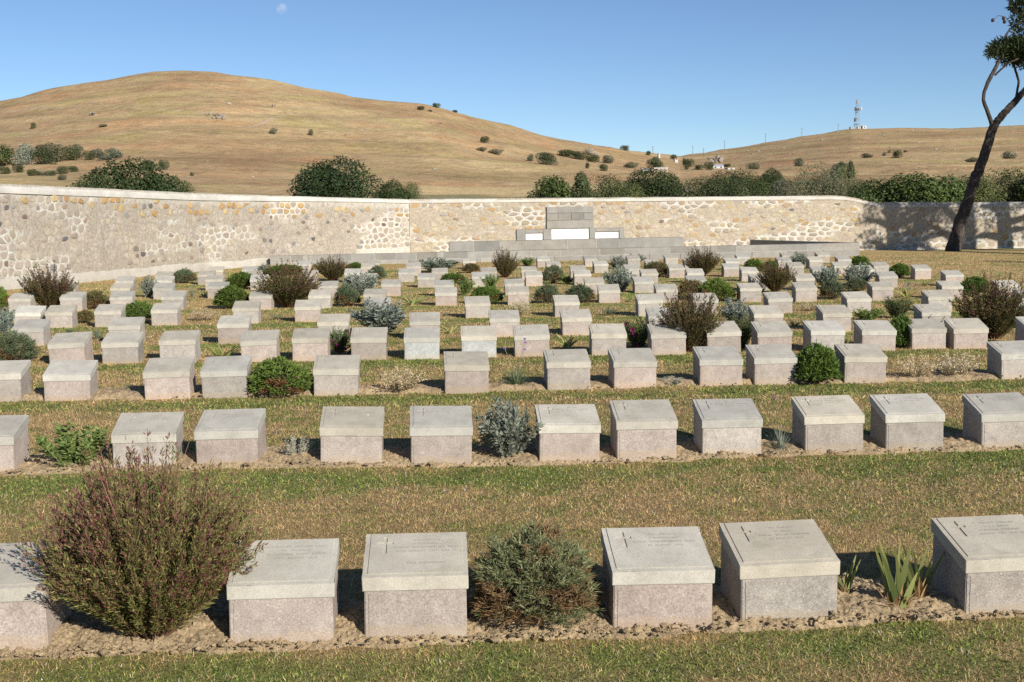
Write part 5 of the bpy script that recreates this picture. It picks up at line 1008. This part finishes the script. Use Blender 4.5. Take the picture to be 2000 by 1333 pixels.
side_pine(24.6, 42.0, 8.5, shade_clumps(24.6, 42.0, [(19.3, 1.5, 8.5, .8, 468), (20.1, .9, 8.0, .6, 273), (20.6, 1.8, 8.6, .9, 504), (19.0, .2, 8.8, .4, 144), (21.4, .6, 8.2, .6, 273), (21.6, 2.0, 8.6, .9, 504), (20.2, 2.7, 8.6, 1.0, 576), (22.6, 1.2, 8, .9, 432)]), .42, 'pine outside the view shading the wall beyond the leaning pine', 63)
side_pine(25.6, 38.2, 12.5, [(q[0] + SUND[0] / .9085 * 9 - 25.6, q[1] + SUND[1] / .9085 * 9 - 38.2, q[2] + .46 * 9 + .3, r, n) for q, r, n in [((17.9, 46.6, 1.0), .6, 450), ((18.2, 46.6, 1.9), .7, 550), ((18.6, 46.6, 2.8), .7, 550), ((19.0, 46.6, 3.7), .8, 600), ((19.4, 46.6, 4.6), .7, 400), ((20.5, 46.6, 5.6), .9, 500), ((21.2, 46.4, 3.9), 1.1, 600)]], .45, 'tallest pine outside the view, shading the leaning trunk', 64)
for k, (tx, ty, h) in enumerate(((26.9, 21.8, 9.2), (27.0, 18.8, 8.9), (25.6, 17.6, 8.0))):
    side_pine(tx, ty, h, [(rq.uniform(-.5, .5), rq.uniform(-.5, .5), h - .3 - q * .5, .35 + q * .12, 120) for q in range(6)], .22, ('tall slim pine outside the view, farthest of three', 'tall slim pine outside the view, middle of three', 'tall slim pine outside the view, nearest of three')[k], 70 + k)

# ------------------------------------------------------------------ things on the far hills
def mast():
    x0, y0 = 1674, 252; Y = float(ridgeY(x0)); b = at(x0, y0 + 2, Y); u = Y / F; e = empty('radio_mast', tuple(b), .5, 'steel lattice radio mast with dishes on the right hill top', 'mast'); H = 57 * u; w0, w1 = 4.2 * u, 2.0 * u
    wd = lambda z: (w0 + (w1 - w0) * min(z / (H * .68), 1)) ; cs = [(1, 1), (-1, 1), (-1, -1), (1, -1)]
    for sx, sy in cs: g = Geo(); g.tube([(sx * wd(0), sy * wd(0), 0), (sx * wd(H * .68), sy * wd(H * .68), H * .68), (sx * w1, sy * w1, H)], .14, 5); obj('leg', g.mesh('leg', M_STEEL), e)
    g = Geo(); zs = np.linspace(0, H, 11)
    for i in range(10):
        for k in range(4):
            a, c = cs[k], cs[(k + 1) % 4]; z0, z1 = zs[i], zs[i + 1]; g.tube([(a[0] * wd(z0), a[1] * wd(z0), z0), (c[0] * wd(z1), c[1] * wd(z1), z1)], .065, 4); g.tube([(a[0] * wd(z1), a[1] * wd(z1), z1), (c[0] * wd(z1), c[1] * wd(z1), z1)], .065, 4)
    obj('bracing', g.mesh('bracing', M_STEEL), e)
    for fz in (.17, .36, .57): g = Geo(); z = H * fz; q = wd(z) + .7; g.box((-q, -q, z), (q, q, z + .25)); g.tube([(-q, -q, z + 1.2), (q, -q, z + 1.2), (q, q, z + 1.2), (-q, q, z + 1.2), (-q, -q, z + 1.2)], .05, 4); obj('platform', g.mesh('platform', M_STEEL), e)
    def dish(px, z, r, face, mat):
        g = Geo(); a = np.arange(16) / 16 * 6.2832; f = unit(np.array(face, float)); s_ = unit(np.cross(f, [0, 0, 1.0])); t = np.cross(s_, f); c = np.array([px[0], px[1], z]); ring = lambda q, d: c + f * d + r * q * (np.cos(a)[:, None] * s_ + np.sin(a)[:, None] * t)
        V = np.concatenate([ring(1, .9), ring(1, .0), ring(.6, -.45), ring(.15, -.6)]); i = np.arange(16); j = (i + 1) % 16
        g.add(V, np.concatenate([np.stack([k * 16 + i, k * 16 + j, (k + 1) * 16 + j, (k + 1) * 16 + i], 1) for k in range(3)])); g.add(V[:16], [list(range(16))]); obj('dish', g.mesh('dish', mat), e)
    rz = -.5; rot = lambda v: (v[0] * math.cos(rz) - v[1] * math.sin(rz), v[0] * math.sin(rz) + v[1] * math.cos(rz))
    dish(rot((-3.6 * u, -2 * u)), H * .69, 1.75, (*rot((-.8, .5)), 0), M_DARK); dish(rot((5.2 * u, -2 * u)), H * .70, 1.45, (*rot((.75, -.6)), 0), M_WHITE); dish(rot((-4.4 * u, -2.5 * u)), H * .33, 1.7, (*rot((-.8, .5)), 0), M_DARK); dish(rot((0.4 * u, 2 * u)), H * .68, 1.3, (*rot((.2, .9)), 0), M_DARK)
    for k, (dx, dy) in enumerate(((-1.6, 0), (1.8, .4), (.4, -1.8))): g = Geo(); p = rot((dx * u * 1.2, dy * u)); g.box((p[0] - .25, p[1] - .2, H * .88), (p[0] + .25, p[1] + .2, H * .98)); obj('antenna', g.mesh('antenna', M_WHITE), e)
    g = Geo(); g.tube([(0, 0, H), (0, 0, H + 1.6)], .08, 4); obj('lightning_rod', g.mesh('lightning_rod', M_STEEL), e)
def house(x, y, wp, hp, label, roof, Y=None, depth=5, name='house', win=2, gable=True, rz=.1):
    Y = Y or hill_at(x, y) * .95; u = Y / F; b = at(x, y, Y); b[2] = max(b[2], float(terrain_z(x, Y)) - .4); W, H = wp * u, hp * u; e = empty(name, tuple(b), rz, label, 'building'); g = Geo(); hw = H * (.62 if gable else .9); g.box((-W / 2, -depth / 2, -1.5), (W / 2, depth / 2, hw)); obj('wall', g.mesh('wall', M_WHITE), e); g = Geo()
    if gable: q = W / 2 + .15; d = depth / 2 + .2; g.add([(-q, -d, hw), (q, -d, hw), (q, 0, H), (-q, 0, H), (-q, d, hw), (q, d, hw)], [[0, 1, 2, 3], [3, 2, 5, 4]]); g.add([(-q, -d, hw), (-q, 0, H), (-q, d, hw), (q, -d, hw), (q, 0, H), (q, d, hw)], [[0, 1, 2], [3, 5, 4]])
    else: g.box((-W / 2 - .15, -depth / 2 - .15, hw), (W / 2 + .15, depth / 2 + .15, H))
    obj('roof', g.mesh('roof', roof), e)
    for k in range(win): cx = (k + .5) / win * W - W / 2; g = Geo(); g.box((cx - .4, -depth / 2 - .04, hw * .35), (cx + .4, -depth / 2 + .1, hw * .8)); obj('window', g.mesh('window', M_GLASS), e)
mast()
YM = float(ridgeY(1674))
house(1687, 254, 8, 6.5, 'white equipment cabin beside the radio mast', M_WHITE, YM - 4, 4, 'equipment_cabin', 1, False); house(1677, 254, 6, 5, 'grey cabin under the radio mast', M_STEEL, YM - 3, 3, 'equipment_cabin', 1, False); house(1663, 255, 6, 4, 'low dark roofed hut left of the radio mast', M_DARK, YM - 3, 4, 'equipment_cabin', 1, False)
house(1400, 333, 22, 9, 'white house with blue grey roof on the far slope', M_BLUEROOF); house(1426, 333, 14, 4, 'low pale annexe right of the white house', M_WHITE, None, 4, 'shed', 1, False); house(1260, 339, 13, 8, 'small white shed behind the tree belt', M_WHITE, None, 4, 'shed', 1, True); house(1287, 305, 3.5, 5, 'tiny white hut on the saddle skyline', M_WHITE, None, 3, 'shed', 0, False); house(1320, 314, 6, 5, 'small pale shed with pinkish roof in the saddle', M_REDROOF, None, 3, 'shed', 1, True)
def pergola():
    x, y = 1290, 341; Y = hill_at(x, y) * .94; u = Y / F; b = at(x, y, Y); b[2] = max(b[2], float(terrain_z(x, Y)) - .4); e = empty('pergola', tuple(b), 0, 'white open pergola frame behind the tree belt', 'pergola'); W, D, H = 24 * u, 3.0, 9 * u
    for sx in (-1, -.33, .33, 1):
        for sy in (-1, 1): g = Geo(); g.box((sx * W / 2 - .12, sy * D / 2 - .12, -1), (sx * W / 2 + .12, sy * D / 2 + .12, H)); obj('post', g.mesh('post', M_WHITE), e)
    for sy in (-1, 1): g = Geo(); g.box((-W / 2 - .3, sy * D / 2 - .15, H), (W / 2 + .3, sy * D / 2 + .15, H + .35)); obj('beam', g.mesh('beam', M_WHITE), e)
    for k in range(7): q = -W / 2 + W * k / 6; g = Geo(); g.box((q - .08, -D / 2 - .3, H + .352), (q + .08, D / 2 + .3, H + .5)); obj('rafter', g.mesh('rafter', M_WHITE), e)
pergola()
for k, (x, y0, y1) in enumerate(((1275, 303, 286), (1353, 303, 285), (1374, 309, 290), (1415, 292, 275), (1495, 278, 261), (1566, 268, 250), (1637, 257, 242))):
    Y = min(hill_at(x, y0), float(ridgeY(x))); b = at(x, y0 + 1, Y); h = at(x, y1, Y)[2] - b[2]; e = empty('utility_pole', tuple(b), .4, ORD[k] + ' from left of the wooden power poles along the skyline', 'pole', 'power poles along the far ridge')
    g = Geo(); g.tube([(0, 0, -1), (0, 0, h)], [.20, .15], 6); obj('pole', g.mesh('pole', M_WOOD), e); g = Geo(); g.box((-.9, -.08, h - .7), (.9, .08, h - .5)); obj('crossarm', g.mesh('crossarm', M_WOOD), e)
def outcrop(x, y, wp, hp, lab, seed, n=9):
    rg = nr(seed); Y = hill_at(x, y); u = Y / F; b = at(x, y, Y); b[2] = float(terrain_z(x, Y)); e = empty('rock_outcrop', tuple(b), 0, lab, 'rock', 'rocks on the hills')
    for k in range(n):
        g = Geo(); s = rg.uniform(.16, .34) * hp * u; cx = rg.uniform(-.5, .5) * wp * u; g.blob((0, 0, 0), (s * rg.uniform(.8, 1.7), s, s * rg.uniform(.7, 1.2)), 1, .3); o = obj('rock', g.mesh('rock', M_ROCK), e); o.location = (cx, rg.uniform(-1, 1), rg.uniform(-.1, .62) * hp * u)
for a in ((182, 226, 11, 11, 'pale rock left on the big hill', 1, 7), (428, 234, 22, 15, 'grey rock face high on the big hill', 2, 12), (408, 226, 12, 8, 'small rocks left of the grey rock face', 3, 6), (530, 208, 22, 5, 'scattered pale rocks under the hill top', 4, 6), (848, 242, 30, 5, 'line of pale rocks on the right shoulder', 5, 8), (1157, 307, 22, 18, 'jagged rocks above the dark hedge', 6, 12), (1398, 317, 26, 18, 'dark jagged crag above the white house', 7, 14), (710, 274, 12, 5, 'low flat rock on the middle slope', 8, 4), (1362 + 320, 275, 10, 5, 'pale rock on the far right hill', 9, 4), (1755, 277, 12, 4, 'flat rocks below the far skyline', 10, 5), (1620, 285, 8, 4, 'small rock left on the far hill', 11, 3), (1742, 289, 8, 5, 'rock above the round dark bush', 12, 3)): outcrop(*a)
g_ = Geo(); rq = nr(90)
for _ in range(620):
    x = rq.uniform(0, 2000); t = rq.random(); y = ridge(x) + (foot(x) - ridge(x)) * t; n = fbm(np.array([x * .012]), np.array([y * .03]), 8, 3)[0]
    if n < .5: continue
    Y = hill_at(x, y); s = Y / F * rq.gamma(2, .45); g_.blob(((x - 1000) / F * Y, Y, float(terrain_z(x, Y)) + s * .2), (s * 1.4, s, s * .8), np.array([.32, .28, .23]) * rq.uniform(.6, 1.2), .3)
tag(obj('hill_stones', g_.mesh('hill_stones', M_STEM)), 'small pale stones strewn over the dry hills', kind='stuff')

# ------------------------------------------------------------------ the daytime moon
def moon():
    p = at(550, 17, 5200); r = 10.4 / F * np.linalg.norm(p - np.array([0, 0, EYE])); me = bpy.data.meshes.new('moon'); bm = bmesh.new(); bmesh.ops.create_uvsphere(bm, u_segments=48, v_segments=24, radius=float(r)); bm.to_mesh(me); bm.free(); me.polygons.foreach_set('use_smooth', np.ones(len(me.polygons), bool))
    m = Mat('moon_through_air'); n = m.noise(m.coords(False), .05, 4); m.m.node_tree.links.new(m.ramp(n, [(.4, grey(.45)), (.6, grey(.85))]), m.b.inputs['Base Color']); tr = m.new('BsdfTransparent'); mx_ = m.new('MixShader'); mx_.inputs[0].default_value = .08
    m.l(tr.outputs[0], mx_.inputs[1]); m.l(m.b.outputs[0], mx_.inputs[2]); m.l(mx_.outputs[0], m.N['Material Output'].inputs[0]); me.materials.append(m.m); o = obj('moon', me); o.location = tuple(p); tag(o, 'pale gibbous moon in the blue daytime sky', 'moon')
moon()
